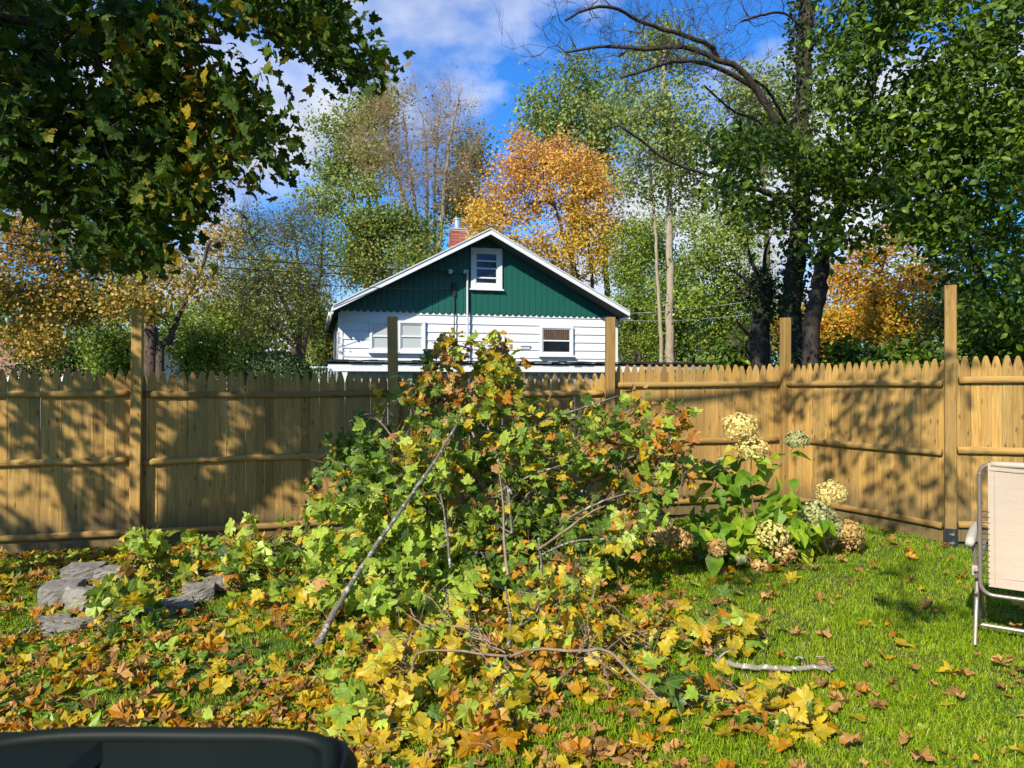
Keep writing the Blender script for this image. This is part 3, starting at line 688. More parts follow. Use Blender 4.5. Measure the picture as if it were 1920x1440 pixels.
# ================================================================== FENCE
PX = [(-6.05, 6.62), (-3.67, 7.29), (-1.29, 8.15), (1.09, 8.45), (3.25, 8.97), (4.12, 7.02), (6.5, 6.75)]
PTOP = [2.33, 2.33, 2.33, 2.35, 2.39, 2.52, 2.4]
OFF = [0.0, -0.015, -0.02, 0.085, 0.095, 0.125]
def build_fence():
    b = np.array([-0.1, 8.3, 0.0])
    t = thing('wooden_fence', 'tan wooden picket fence with pointed tops, rounded rails and tall square posts', 'fence', b)
    # picket shapes
    shapes = []
    for k in range(6):
        w = 0.0899 + rng.uniform(-.0012, .0008); H = 1.74; r = random.Random(k)
        pts = [(-w / 2, 0), (w / 2, 0), (w / 2, H - .125), (w * .44, H - .095), (w * .33, H - .055), (w * .17, H - .012), (w * .07, H), (-w * .08, H), (-w * .18, H - .013), (-w * .34, H - .057), (-w * .45, H - .097), (-w / 2, H - .123)]
        mb = MB().prism(pts, lambda V: V, -0.008, 0.009); V, Fs = mb.arrays(); shapes.append(mesh_np('picket', V, Fs, MAT['fence']))
    for i in range(6):
        A = np.array(PX[i]); B = np.array(PX[i + 1]); d = B - A; L = np.linalg.norm(d); u = d / L; n = np.array([u[1], -u[0]])   # n points to the yard
        a = math.atan2(u[1], u[0]); off = OFF[i]
        s = 0.05; lo = 0
        while s < L - 0.04:
            p = A + u * s + n * (-0.012 + (.0022 if int(s * 11) % 2 else 0))
            M = Matrix.Translation((p[0], p[1], off + rng.normal() * .007)) @ Matrix.Rotation(a + rng.normal() * .012, 4, 'Z') @ Matrix.Rotation(rng.normal() * .002, 4, 'Y')
            inst('picket', shapes[rng.integers(6)], M, t); s += 0.0903 + abs(rng.normal()) * .0010
        for h, e0, e1 in ((1.51, .07, .07), (0.855, .06, .075), (0.16, .065, .07)):
            m = 22; x = np.linspace(e0, L - e1, m); ang = np.linspace(0, 2 * math.pi, 10, endpoint=False)
            rad = 0.034 * (1 + 0.05 * np.sin(x * 3 + i + h * 9) + rng.normal(size=m) * .012)
            wob = 0.006 * np.sin(x * 2.1 + h * 5 + i)
            V = np.array([[x[q], -0.026 - 0.78 * rad[q] * math.cos(g) , wob[q] + rad[q] * math.sin(g)] for q in range(m) for g in ang])
            V[:, 1] = np.minimum(V[:, 1], -0.0075)
            q, g = np.meshgrid(np.arange(m - 1), np.arange(10), indexing='ij'); g2 = (g + 1) % 10
            Q = np.stack([q * 10 + g, q * 10 + g2, q * 10 + 10 + g2, q * 10 + 10 + g], -1).reshape(-1, 4)
            kk = np.arange(1, 9); C = np.vstack([np.column_stack([np.zeros(8, int), kk + 1, kk]), np.column_stack([np.zeros(8, int), kk, kk + 1]) + (m - 1) * 10])
            me = mesh_np('rail', V, [Q, C], MAT['rail'], True)
            M = Matrix.Translation((A[0] - n[0] * .012, A[1] - n[1] * .012, off + h)) @ Matrix.Rotation(a, 4, 'Z')
            inst('rail', me, M, t)
    for i in range(7):
        p = np.array(PX[i]); k = max(0, i - 1); u = np.array(PX[min(6, k + 1)]) - np.array(PX[k]); u /= np.linalg.norm(u); n = np.array([u[1], -u[0]])
        if i == 5: n = np.array([-0.45, -0.89]); u = np.array([.89, -.45])
        w = 0.049; h = PTOP[i]; c = 0.006
        o = [(-w + c, -w), (w - c, -w), (w, -w + c), (w, w - c), (w - c, w), (-w + c, w), (-w, w - c), (-w, -w + c)]
        V = np.array([[x, y, z] for z in (-.3, h) for x, y in o]); j = np.arange(8)
        Q = np.column_stack([j, (j + 1) % 8, (j + 1) % 8 + 8, j + 8]); kk = np.arange(1, 7)
        me = mesh_np('post', V, [Q, np.column_stack([np.full(6, 8), kk + 8, kk + 9])], MAT['post'])
        q = p + n * 0.045
        M = Matrix.Translation((q[0], q[1], 0)) @ Matrix.Rotation(rng.normal() * .006 if i != 1 else .012, 4, 'Y') @ Matrix.Rotation(math.atan2(u[1], u[0]), 4, 'Z')
        po = inst('post', me, M, t)
        if i == 5:
            po['label'] = 'tallest post with a black metal sleeve at its foot'
            ms = paint_mat('black_sleeve', (0.02, 0.02, 0.022), 0.45, 0.2, metal=0.3); mc = paint_mat('steel_clamp', (0.5, 0.5, 0.5), 0.3, 0.1, metal=0.9)
            T = lambda V: np.column_stack([q[0] + V[:, 0] * u[0] + V[:, 1] * n[0], q[1] + V[:, 0] * u[1] + V[:, 1] * n[1], V[:, 2]])
            z0, z1 = 0.02, 0.255; e = .058
            mb = MB().box(-e, e, .0505, e, z0, z1, T).box(-e, e, -e, -.0505, z0, z1, T).box(-e, -.0505, -.0505, .0505, z0, z1, T).box(.0505, e, -.0505, .0505, z0, z1, T)
            sl = part('sleeve', *mb.arrays(), ms, t)
            for zz in (.12, .20): part('clamp', *MB().box(-.012, .03, e, e + .012, zz, zz + .012, T).box(.006, .02, e, e + .02, zz - .006, zz + .018, T).arrays(), mc, sl)
    mr = paint_mat('red_strap', (0.5, 0.02, 0.03), 0.6, 0.1)
    p = at(264.5, 800, 7.28); st = MB().tube(np.array([[p[0] + .006, p[1] - .012, 1.42], [p[0] + .012, p[1] - .016, 1.15], [p[0] + .004, p[1] - .014, .93]]), .008, 5)
    st.single('red_strap', mr, 'thin red strap hanging beside the leftmost fence post', 'strap')
build_fence()
FENCE_Y = lambda x: np.interp(x, [p[0] for p in PX], [p[1] for p in PX])

# ================================================================== NEIGHBOURING STRUCTURES
def build_neighbours():
    mroof = paint_mat('brown_roof', (0.22, 0.115, 0.085), 0.9, 0.3, scale=6); mwall = paint_mat('cream_wall', (0.58, 0.55, 0.50), 0.7, 0.15)
    mdoor = paint_mat('dark_opening', (0.03, 0.03, 0.035), 0.4, 0.1); mwhite = paint_mat('white_board', (0.75, 0.76, 0.78), 0.5, 0.1)
    def gable(name, label, c, L, D, H, rise, rot, roof, wall, win=True):
        t = thing(name, label, 'house' if 'shed' not in name else 'shed', (c[0], c[1], 0)); ca, sa = math.cos(rot), math.sin(rot)
        T = lambda V: np.column_stack([c[0] + V[:, 0] * ca - V[:, 1] * sa, c[1] + V[:, 0] * sa + V[:, 1] * ca, V[:, 2]])
        MB().prism([(-L / 2, 0), (L / 2, 0), (L / 2, H), (0, H + rise - .06), (-L / 2, H)], T, -D / 2, D / 2).part('wall', wall, t)
        for s in (-1, 1):
            e = L / 2 + .25; we = H - rise * .25 / (L / 2)
            MB().prism([(0, H + rise), (s * e, we), (s * e, we - .1), (0, H + rise - .1)], T, -D / 2 - .25, D / 2 + .25).part('roof', roof, t)
            MB().box(min(s * e, s * (e + .05)), max(s * e, s * (e + .05)), -D / 2 - .25, D / 2 + .25, we - .2, we - .02, T).part('fascia', mwhite, t)
        if win:
            for x in (-L / 4, L / 4):
                w = MB().box(x - .5, x + .5, -D / 2 - .05, -D / 2 - .003, H * .4, H * .85, T).part('window', mwhite, t)
                MB().box(x - .42, x + .42, -D / 2 - .056, -D / 2 - .052, H * .44, H * .81, T).part('pane', mdoor, w)
        return t
    p = at(118, 690, 30); gable('brown_roofed_house', 'low cream house with brown shingle roof glimpsed left of the leftmost post', p, 6, 9, 2.0, 1.5, R(68), mroof, mwall)
    p = at(352, 690, 34); gable('brown_roofed_house', 'low cream house with brown roof glimpsed right of the leftmost post', p, 4, 7, 1.7, 1.0, R(84), mroof, mwall)
    p = at(1166, 690, 34); gable('garden_shed', 'tiny white gabled shed seen beyond the right end of the white house', p, 1.3, 2, 2.55, .42, R(4), mwhite, mwhite, False)
    # metal railing left of the house
    mr = paint_mat('pale_green_metal', (0.45, 0.58, 0.52), 0.45, 0.1)
    a = at(578, 690, 17.2); b = at(626, 690, 17.0)
    t = thing('metal_railing', 'pale green metal railing between round bush and white house', 'railing', (a[0], a[1], 0))
    top = 1.98
    MB().tube([[a[0] - .8, a[1], top], [b[0], b[1], top]], .022, 6).part('top_rail', mr, t)
    MB().tube([[a[0] - .8, a[1], 1.2], [b[0], b[1], 1.2]], .018, 6).part('bottom_rail', mr, t)
    for q in np.linspace(-.6, 1, 15):
        x, y = (a + (b - a) * q)[:2]; MB().tube([[x, y, 1.2], [x, y, top - .02]], .009, 5).part('baluster', mr, t)
    for q in (-.6, 0.98):
        x, y = (a + (b - a) * q)[:2]; MB().tube([[x, y, 0], [x, y, 1.2]], .022, 6).part('leg', mr, t)
    # overhead wires
    mw = paint_mat('black_wire', (0.012, 0.012, 0.012), 0.6, 0.05); mg = paint_mat('grey_wire', (0.30, 0.30, 0.30), 0.5, 0.05)
    def wire(a, b, sag, r, mat, label):
        q = np.linspace(0, 1, 30)[:, None]; P = a + (b - a) * q; P[:, 2] -= sag * 4 * (q * (1 - q))[:, 0]
        v = MB().tube(P, r, 5); v.single('overhead_wire', mat, label, 'wire', group='overhead wires')
    end = HT(np.array([[UM - .09, .22, WM - .03]]))[0]; end2 = HT(np.array([[UI, .2, cw(795, 316)]]))[0]
    wire(at(-250, 395, 13), end2, .18, .011, mw, 'upper black wire running from the left edge to the white insulator on the gable')
    wire(at(-250, 415, 12.4), end, .30, .009, mw, 'middle black wire running from the left edge to the service mast head')
    wire(at(-200, 440, 12.0), HT(np.array([[cu(818), .12, cw(818, 405)]]))[0], .22, .008, mw, 'lowest black wire running from the left edge to the junction box on the gable')
    wire(at(2150, 385, 10), at(1150, 588, 22), .35, .006, mg, 'upper thin grey wire crossing behind the tall right post')
    wire(at(2150, 425, 10), at(1150, 600, 22), .42, .006, mg, 'lower thin grey wire crossing behind the tall right post')
build_neighbours()

# ================================================================== TREES BEYOND THE FENCE
def stem(pxs, z, zs=None):
    """trunk through picture points at depth z, started on the ground"""
    P = [at(a, b, z if zs is None else zs[k]) for k, (a, b) in enumerate(pxs)]
    g = P[0].copy(); g[2] = -0.1; return [g] + P
GB = 'trees beyond the fence'
def build_background():
    # orange maple behind the house
    L = [(1015, 335, 120, 70), (945, 420, 85, 75), (1085, 375, 80, 85), (1120, 440, 52, 70), (1128, 350, 34, 36), (1148, 425, 28, 45), (882, 405, 34, 42), (1055, 285, 40, 30), (965, 320, 52, 45), (905, 440, 45, 55), (1060, 490, 95, 60), (1000, 275, 55, 35), (940, 500, 70, 50), (1110, 330, 45, 45)]
    build_tree('maple_tree', 'orange and golden maple with rounded crown right behind the green gable', [(stem([(1085, 620), (1080, 520), (1055, 430), (1020, 330)], 29), .22, .04), (stem([(1108, 620), (1110, 520), (1100, 430)], 29.6), .16, .04)], lobe_tips(L, 29, 520, 3.2), MAT['bark_brown'], MAT['orange_crown'], .010, per=64, sigma=.30, size=.115, group=GB)
    # bare tan tree
    L = [(760, 230, 70, 75), (845, 215, 45, 75), (820, 330, 75, 80), (700, 265, 55, 65), (760, 340, 60, 70), (880, 300, 30, 70)]
    tr = [(stem([(790, 560), (772, 430), (745, 330), (720, 250), (700, 200)], 33), .17, .02), (stem([(800, 560), (800, 430), (800, 300), (790, 200)], 33.4), .16, .02), (stem([(815, 560), (828, 430), (835, 330), (850, 230), (865, 160)], 32.6), .17, .02), (stem([(795, 560), (785, 430), (770, 330), (760, 240), (752, 190)], 33.8), .13, .02), (stem([(820, 560), (815, 420), (818, 280), (828, 180)], 34), .13, .02)]
    build_tree('bare_tree', 'tall nearly bare tan tree with many upright stems left of the orange maple', tr, lobe_tips(L, 33, 330, 2), MAT['bark_pale'], MAT['tan_twig'], .009, .40, per=9, sigma=.4, size=.11, twigs=(MAT['tan_twig'], 6, 1.5), group=GB, wob=.05)
    # pale feathery trees
    L = [(635, 235, 55, 30), (690, 205, 45, 45), (620, 330, 42, 35), (700, 290, 45, 50), (660, 280, 40, 30), (610, 380, 40, 30), (730, 180, 35, 30), (665, 350, 40, 25)]
    tr = [(stem([(685, 560), (665, 380), (640, 300), (625, 240)], 37), .16, .03), (stem([(690, 560), (690, 380), (695, 280), (700, 210)], 37.5), .15, .03), (stem([(700, 560), (708, 400), (690, 310), (660, 250)], 37.2), .12, .03)]
    build_tree('locust_tree', 'pale green feathery tree with grey stems left of the bare tan tree', tr, lobe_tips(L, 37, 300, 3), MAT['bark_pale'], MAT['pale_crown'], .010, per=46, sigma=.45, size=.17, group=GB, wob=.1)
    L = [(1030, 190, 55, 40), (1090, 240, 70, 60), (1040, 250, 50, 60), (1120, 300, 60, 50), (1000, 300, 35, 40), (1110, 170, 55, 45), (1150, 230, 50, 60), (1080, 130, 40, 35), (1000, 225, 35, 40)]
    tr = [(stem([(1140, 600), (1130, 400), (1115, 280), (1090, 170)], 36), .22, .03), (stem([(1070, 600), (1075, 400), (1070, 280), (1050, 200)], 36.5), .15, .03)]
    build_tree('locust_tree', 'tall pale green feathery tree rising above the orange maple', tr, lobe_tips(L, 36, 330, 3), MAT['bark_brown'], MAT['pale_crown'], .010, per=46, sigma=.42, size=.17, group=GB, wob=.1)
    L = [(1230, 90, 60, 50), (1260, 190, 80, 60), (1200, 210, 50, 60), (1300, 250, 60, 60), (1240, 290, 80, 60), (1290, 120, 50, 60), (1180, 150, 40, 40), (1200, 330, 60, 50), (1280, 360, 50, 40)]
    tr = [(stem([(1254, 660), (1256, 500), (1255, 360), (1250, 230), (1245, 110)], 22, [22, 22, 22, 22, 22]), .165, .045), (stem([(1240, 660), (1232, 500), (1225, 380), (1215, 260)], 22.3), .08, .03)]
    build_tree('poplar_tree', 'tall tree with pale tan trunk and loose light green crown right of the house', tr, lobe_tips(L, 22, 330, 2.4), MAT['bark_pale'], MAT['pale_crown'], .008, per=42, sigma=.28, size=.11, group=GB, wob=.1)
    L = [(1400, 190, 55, 60), (1440, 170, 45, 55), (1380, 260, 50, 50), (1470, 220, 40, 60), (1590, 180, 50, 50), (1420, 300, 50, 50)]
    build_tree('locust_tree', 'yellow green feathery tree behind the fork of the dark bare limbs', [(stem([(1440, 600), (1435, 400), (1425, 280), (1410, 180)], 30), .20, .03)], lobe_tips(L, 30, 240, 3), MAT['bark_brown'], MAT['pale_crown'], .010, per=42, sigma=.38, size=.15, group=GB)
    # grey fine-twigged tree left of the house
    L = [(470, 440, 70, 50), (555, 425, 65, 55), (600, 500, 42, 75), (440, 520, 65, 55), (520, 520, 80, 70), (590, 590, 40, 50), (500, 600, 80, 45), (420, 590, 50, 40)]
    tr = [(stem([(560, 670), (545, 600), (520, 540), (490, 480), (465, 430)], 18), .085, .02), (stem([(562, 660), (562, 580), (560, 500), (550, 420)], 18.3), .08, .02), (stem([(568, 670), (585, 590), (600, 520), (605, 450)], 17.8), .075, .02), (stem([(556, 670), (520, 625), (480, 600), (430, 560)], 17.6), .09, .02)]
    build_tree('thicket_tree', 'grey fine twigged tree with thin brown foliage just left of the white house', tr, lobe_tips(L, 18, 520, 2), MAT['bark_brown'], MAT['olive_crown'], .006, .42, per=42, sigma=.24, size=.056, twigs=(MAT['grey_twig'], 5, .6), group=GB, step=.3, wob=.16)
    # mixed trees behind the left roof slope
    L = [(690, 425, 50, 45), (655, 480, 42, 60), (740, 430, 55, 45), (780, 480, 45, 40), (700, 500, 60, 50), (800, 440, 30, 50)]
    build_tree('broadleaf_tree', 'green and bronze bushy tree rising behind the left roof slope', [(stem([(710, 600), (700, 500), (690, 430)], 25), .16, .04)], lobe_tips(L, 25, 330, 2), MAT['bark_brown'], MAT['olive_crown'], .008, per=95, sigma=.30, size=.09, group=GB)
    L = [(860, 330, 45, 60), (890, 290, 35, 50), (880, 390, 40, 45), (840, 400, 40, 30)]
    build_tree('broadleaf_tree', 'bronze green slender tree between the bare tan tree and the orange maple', [(stem([(865, 600), (868, 430), (875, 300)], 35), .16, .03)], lobe_tips(L, 35, 150, 2), MAT['bark_dark'], MAT['olive_crown'], .010, per=40, sigma=.42, size=.15, group=GB)
    # yellow maple at the left
    L = [(70, 560, 105, 60), (150, 470, 110, 40), (40, 470, 70, 50), (250, 490, 80, 42), (180, 560, 100, 42), (50, 640, 70, 40), (320, 500, 55, 40), (60, 420, 70, 40), (250, 560, 55, 35), (400, 450, 42, 40), (360, 530, 40, 30), (-60, 520, 90, 80)]
    tr = [(stem([(284, 660), (276, 590), (250, 520), (215, 450), (180, 400)], 14), .17, .05), (stem([(300, 665), (318, 640), (335, 590), (370, 520), (395, 450)], 13.8), .09, .03), (stem([(282, 640), (262, 575), (265, 500), (290, 440)], 14.2), .12, .03)]
    build_tree('maple_tree', 'golden yellow maple with thick grey trunk behind the leftmost post', tr, lobe_tips(L, 14, 520, 2), MAT['bark_brown'], MAT['yellow_crown'], .006, per=66, sigma=.19, size=.072, tmpl=DIAMOND, group=GB, step=.3)
    L = [(60, 340, 90, 60), (160, 380, 80, 50), (300, 260, 70, 70), (230, 200, 60, 50), (430, 260, 45, 50), (390, 390, 50, 45), (310, 340, 50, 50), (100, 250, 80, 70), (-60, 330, 80, 80)]
    build_tree('maple_tree', 'faded pinkish orange tree high behind the dark overhanging maple leaves', [(stem([(200, 600), (205, 450), (190, 330), (170, 220)], 26), .25, .05), (stem([(215, 600), (260, 430), (310, 320), (330, 230)], 26.4), .18, .04)], lobe_tips(L, 26, 400, 3), MAT['bark_grey'], MAT['pink_crown'], .009, .42, per=36, sigma=.36, size=.11, twigs=(MAT['tan_twig'], 4, .9), group=GB)
    # understorey at the left
    for k, (L, z, m, lab) in enumerate([
        ([(80, 640, 70, 40), (150, 650, 50, 35), (110, 690, 90, 35)], 19, 'dark_crown', 'dark green bushy sapling under the golden maple at the left edge'),
        ([(210, 640, 42, 50), (228, 680, 45, 40)], 17, 'mid_crown', 'green sapling just left of the leftmost fence post'),
        ([(350, 630, 50, 45), (410, 650, 45, 40), (380, 690, 70, 40), (430, 600, 40, 40)], 17.5, 'mid_crown', 'green bushy sapling right of the thick grey trunk'),
        ([(470, 640, 50, 40), (450, 690, 60, 30)], 22, 'dark_crown', 'dark green shrub behind the round bush'),
        ([(610, 650, 30, 60), (590, 600, 30, 40)], 21, 'olive_crown', 'bronze green shrub against the left corner of the house')]):
        c = L[0]; build_tree('sapling', lab, [(stem([(c[0], 690), (c[0], c[1])], z), .05, .02)], lobe_tips(L, z, 95, 1.2), MAT['bark_dark'], MAT[m], .006, per=95, sigma=.24, size=.078, group=GB, cat='shrub')
    t = thing('round_bush', 'dense rounded dark bush just left of the metal railing', 'bush', at(520, 720, 15) * np.array([1, 1, 0]))
    u = norm(rng.normal(size=(9000, 3))); c = at(522, 712, 15); P = c + u * np.array([.70, .66, .58]) * (rng.uniform(.82, 1, 9000) ** .5)[:, None]; P = P[P[:, 2] > .05]
    V, Fq = leaf_cloud(P, frames(len(P), norm(P - c), .2, .6, .8), rng.uniform(.035, .06, len(P)), DIAMOND); part('crown', V, [Fq], MAT['dark_crown'], t, kind='stuff')
    sk = MB()
    for q in range(9):
        a = q * .7; sk.tube([c * np.array([1, 1, 0]) + np.array([.06 * math.cos(a), .06 * math.sin(a), 0]), c + np.array([.3 * math.cos(a), .3 * math.sin(a), .1])], [.02, .008], 5)
    sk.part('stem', MAT['bark_dark'], t)
    # right of the house
    for L, z, m, lab, tk in [
        ([(1195, 440, 50, 35), (1180, 510, 45, 60), (1230, 480, 40, 50), (1165, 580, 30, 40)], 26, 'mid_crown', 'fresh green tree just right of the house roof', 1190),
        ([(1260, 560, 50, 70), (1240, 640, 60, 40), (1290, 620, 45, 50)], 25, 'mid_crown', 'green leafy tree around the foot of the pale tan trunk', 1275),
        ([(1340, 470, 60, 70), (1330, 560, 60, 70), (1390, 420, 45, 55), (1360, 640, 60, 40), (1400, 560, 40, 60)], 19, 'mid_crown', 'green tree spreading left of the ivy clad stump', 1350),
        ([(1230, 420, 70, 50), (1320, 400, 70, 50), (1200, 520, 70, 60), (1300, 500, 70, 60), (1400, 480, 60, 60), (1250, 600, 90, 60), (1420, 600, 60, 60)], 31, 'pale_crown', 'tall yellow green tree filling the gap far behind the pale tan trunk', 1300),
        ([(1190, 640, 45, 40), (1215, 590, 35, 40)], 30, 'olive_crown', 'bronze green shrub behind the small white shed', 1200),
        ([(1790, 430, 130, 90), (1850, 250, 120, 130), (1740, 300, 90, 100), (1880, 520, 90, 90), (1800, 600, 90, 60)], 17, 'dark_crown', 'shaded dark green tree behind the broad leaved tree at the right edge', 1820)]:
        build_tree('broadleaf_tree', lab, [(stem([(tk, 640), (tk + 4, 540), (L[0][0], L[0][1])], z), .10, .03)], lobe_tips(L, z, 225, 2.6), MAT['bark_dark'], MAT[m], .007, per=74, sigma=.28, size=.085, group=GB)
    L = [(1600, 530, 55, 55), (1670, 560, 60, 50), (1600, 610, 65, 45), (1740, 520, 45, 45), (1680, 630, 60, 35), (1640, 470, 40, 35), (1560, 640, 40, 40), (1760, 600, 50, 40), (1490, 600, 50, 60), (1700, 440, 60, 40)]
    build_tree('maple_tree', 'rusty orange and yellow tree seen between dark trunk and tall right post', [(stem([(1640, 660), (1645, 560), (1660, 470)], 20), .13, .04)], lobe_tips(L, 20, 360, 2), MAT['bark_dark'], MAT['rust_crown'], .007, per=72, sigma=.28, size=.085, group=GB)
    for k, (px, py, rx, ry, z, lab) in enumerate([(1590, 670, 70, 30, 11.5, 'low dark green shrub between dark trunk and tall right post'), (1720, 660, 75, 38, 10.5, 'low green shrub just left of the tall right post'), (1870, 640, 75, 60, 10, 'dark green shrub right of the tall right post'), (1390, 660, 40, 40, 13, 'green shrub in front of the ivy clad stump')]):
        build_tree('shrub', lab, [(stem([(px, 705), (px, py)], z), .025, .01)], lobe_tips([(px, py, rx, ry), (px - rx * .4, py + 25, rx * .7, ry), (px + rx * .5, py + 25, rx * .6, ry)], z, 70, .8), MAT['bark_dark'], MAT['glossy'], .005, per=24, sigma=.16, size=.10, tmpl=OVAL, group='shrubs behind the right fence', cat='shrub', step=.2)
    # a far wood that reads as one mass
    n = 60000; x = rng.uniform(-75, 75, n); y = rng.uniform(56, 72, n)
    hmax = 5.2 + 2.2 * np.sin(x * .23) + 1.6 * np.sin(x * .61 + 1) + np.where(np.abs(x) > 16, 3.5, 0)
    P = np.column_stack([x, y, hmax * rng.uniform(0, 1, n) ** .7])
    V, Fq = leaf_cloud(P, frames(n, None, .3, 1), rng.uniform(.3, .62, n), DIAMOND)
    o = part('distant_wood', V, [Fq], MAT['olive_crown'], None, kind='stuff'); tag(o, 'low mixed green and brown wood in the far distance', 'woodland')
build_background()

# ---- dark twin trunks, ivy stump, bare arching limbs, and the broad-leaved tree at the right
def build_right():
    t0 = stem([(1486, 640), (1490, 520), (1498, 400), (1505, 260), (1508, 120), (1512, 0), (1520, -160), (1530, -300)], 12.0)
    limbs = [[(1492, 330), (1455, 232), (1420, 170), (1390, 130), (1345, 112), (1280, 88), (1210, 92), (1130, 88), (1060, 98)],
             [(1415, 165), (1350, 128), (1300, 115), (1250, 118), (1210, 132), (1165, 145)],
             [(1345, 112), (1330, 85), (1280, 65), (1210, 45), (1160, 18), (1110, 15), (1060, 38)],
             [(1480, 250), (1465, 215), (1440, 170), (1412, 148)],
             [(1500, 400), (1450, 365), (1390, 345), (1320, 325), (1250, 300), (1200, 262), (1160, 235)],
             [(1480, 320), (1430, 235), (1370, 205), (1320, 160)],
             [(1511, 60), (1470, 25), (1430, 28), (1390, 40)], [(1511, 100), (1560, 40), (1600, -20)]]
    b = t0[0]
    t = thing('dark_tree', 'tall dark trunked tree whose bare limbs arch left across the sky', 'tree', b)
    sk = Skeleton(); sk.trunk(t0, .175, .10, n=40)
    for q, l in enumerate(limbs):
        zs = np.linspace(12.0, 11.0 - .3 * (q % 3), len(l)); sk.trunk([at(a, c, z) for (a, c), z in zip(l, zs)], [.078, .045, .046, .04, .034, .03, .024, .034][q], .018, n=26)
    tw = []
    for q in range(420):
        l = limbs[rng.choice(8, p=[.26, .12, .25, .05, .14, .06, .08, .04])]; k = rng.integers(1, len(l)); f = rng.uniform()
        a = np.array(l[k - 1]) * (1 - f) + np.array(l[k]) * f; a = a + rng.normal(size=2) * np.array([55, 42]) + np.array([-35, -18])
        tw.append(at(a[0], a[1], rng.uniform(10.6, 12.2)))
    ends = sk.grow(np.array(tw), .2, .22); V, Fs = sk.mesh(.0042, .42); part('trunk', V, Fs, MAT['bark_dark'], t, True)
    E = sk.P[ends]; D = sk.D[ends]; V, Fq = subtwigs(E, D, 3, .42, .0032, .12, .5)
    part('twigs', V, [Fq], MAT['dark_twig'], t, kind='stuff')
    # climbing leaves on the trunk
    s = rng.uniform(0, 1, 3600); P = spline(t0, 60); j = (s * (len(P) - 1)).astype(int); Q = P[j]; a = rng.uniform(0, 6.28, len(s)); rr = .19 + np.abs(rng.normal(size=len(s))) * .07
    Q = Q + np.column_stack([np.cos(a) * rr, np.sin(a) * rr, rng.normal(size=len(s)) * .15]); m = Q[:, 2] > 0.2
    V, Fq = leaf_cloud(Q[m], frames(m.sum(), None, .3, .8), rng.uniform(.05, .10, m.sum()), OVAL); part('ivy', V, [Fq], MAT['ivy'], t, kind='stuff')
    # ivy clad stump
    st = stem([(1424, 660), (1426, 600), (1430, 560), (1432, 535)], 12.4); b = st[0]
    t = thing('tree_stump', 'thick cut off trunk with twiggy knob left of the dark twin trunks', 'tree stump', b)
    MB().tube(spline(st, 20), np.interp(np.linspace(0, 1, len(spline(st, 20))), [0, .6, .85, 1], [.19, .135, .165, .13]), 12).part('trunk', MAT['bark_dark'], t, smooth=True)
    lm = MB()
    for a, b2 in (((1432, 540), (1400, 440)), ((1428, 545), (1362, 500)), ((1436, 540), (1450, 430)), ((1426, 550), (1350, 560)), ((1418, 640), (1380, 600))):
        p0 = at(*a, 12.4); p1 = at(*b2, 12.1); lm.tube(spline([p0, (p0 + p1) / 2 + np.array([-.08, 0, .06]), p1], 10), np.linspace(.045, .008, 11), 6)
    lm.part('limbs', MAT['bark_dark'], t, smooth=True)
    d = norm(rng.normal(size=(700, 3))); V, Fq = leaf_cloud(at(1428, 560, 12.4) + d * np.array([.34, .3, .55]) * rng.uniform(.5, 1, 700)[:, None], frames(700, d, .4, .7, .5), rng.uniform(.05, .1, 700), OVAL); part('ivy', V, [Fq], MAT['ivy'], t, kind='stuff')
    top = at(1430, 545, 12.4); d = norm(rng.normal(size=(130, 3)) + np.array([-.3, 0, .35])); V, Fq = leaf_cloud(top + d * .12, frames(130, None, .2, 1, 0, d * 2), rng.uniform(.2, .5, 130), TWIG)
    part('twigs', V, [Fq], MAT['grey_twig'], t, kind='stuff')
    low = at(1400, 640, 12.3); d = norm(rng.normal(size=(60, 3)) + np.array([-.6, 0, .3])); V, Fq = leaf_cloud(low + d * .1, frames(60, None, .2, 1, 0, d * 2), rng.uniform(.2, .45, 60), TWIG)
    part('twigs', V, [Fq], MAT['grey_twig'], t, kind='stuff')
    # broad leaved tree
    poly = [(1560, -60), (1990, -60), (1990, 690), (1870, 640), (1780, 560), (1760, 470), (1700, 440), (1600, 455), (1560, 470), (1480, 455), (1400, 430), (1345, 420), (1330, 340), (1360, 330), (1335, 290), (1350, 240), (1440, 250), (1500, 260), (1540, 240), (1545, 150), (1555, 80)]
    n = 4200; px = rng.uniform(1300, 1990, n); py = rng.uniform(-60, 690, n); m = in_poly(px, py, poly); px, py = px[m], py[m]
    hole = (np.sin(px * .031 + 1) * np.sin(py * .037 + 2) + .5 * np.sin(px * .011 + py * .013)) > .55
    px, py = px[~hole], py[~hole]; px, py = px[:760], py[:760]
    z = rng.uniform(9.2, 12.2, len(px)) - np.clip((px - 1600) / 400, 0, 1) * .8
    tips = np.column_stack([(px - 960) * z / F, z, EYE - (py - 720) * z / F])
    ex = np.array([at(rng.uniform(1560, 2300), rng.uniform(-500, -60), rng.uniform(9.5, 13)) for _ in range(160)] + [at(rng.uniform(1990, 2300), rng.uniform(-100, 500), rng.uniform(9, 12)) for _ in range(90)])
    tr = [(stem([(1522, 640), (1535, 540), (1546, 470), (1575, 380), (1610, 260), (1640, 120), (1660, -80), (1680, -260)], 11.3), .145, .055), (stem([(1880, 640), (1850, 560), (1820, 470), (1780, 380), (1740, 300)], 10.8), .08, .03),
          ([at(1575, 380, 11.3), at(1700, 320, 11), at(1820, 270, 10.8), at(1930, 240, 10.6)], .07, .03), ([at(1556, 440, 11.3), at(1470, 380, 11), at(1400, 350, 10.8)], .05, .02)]
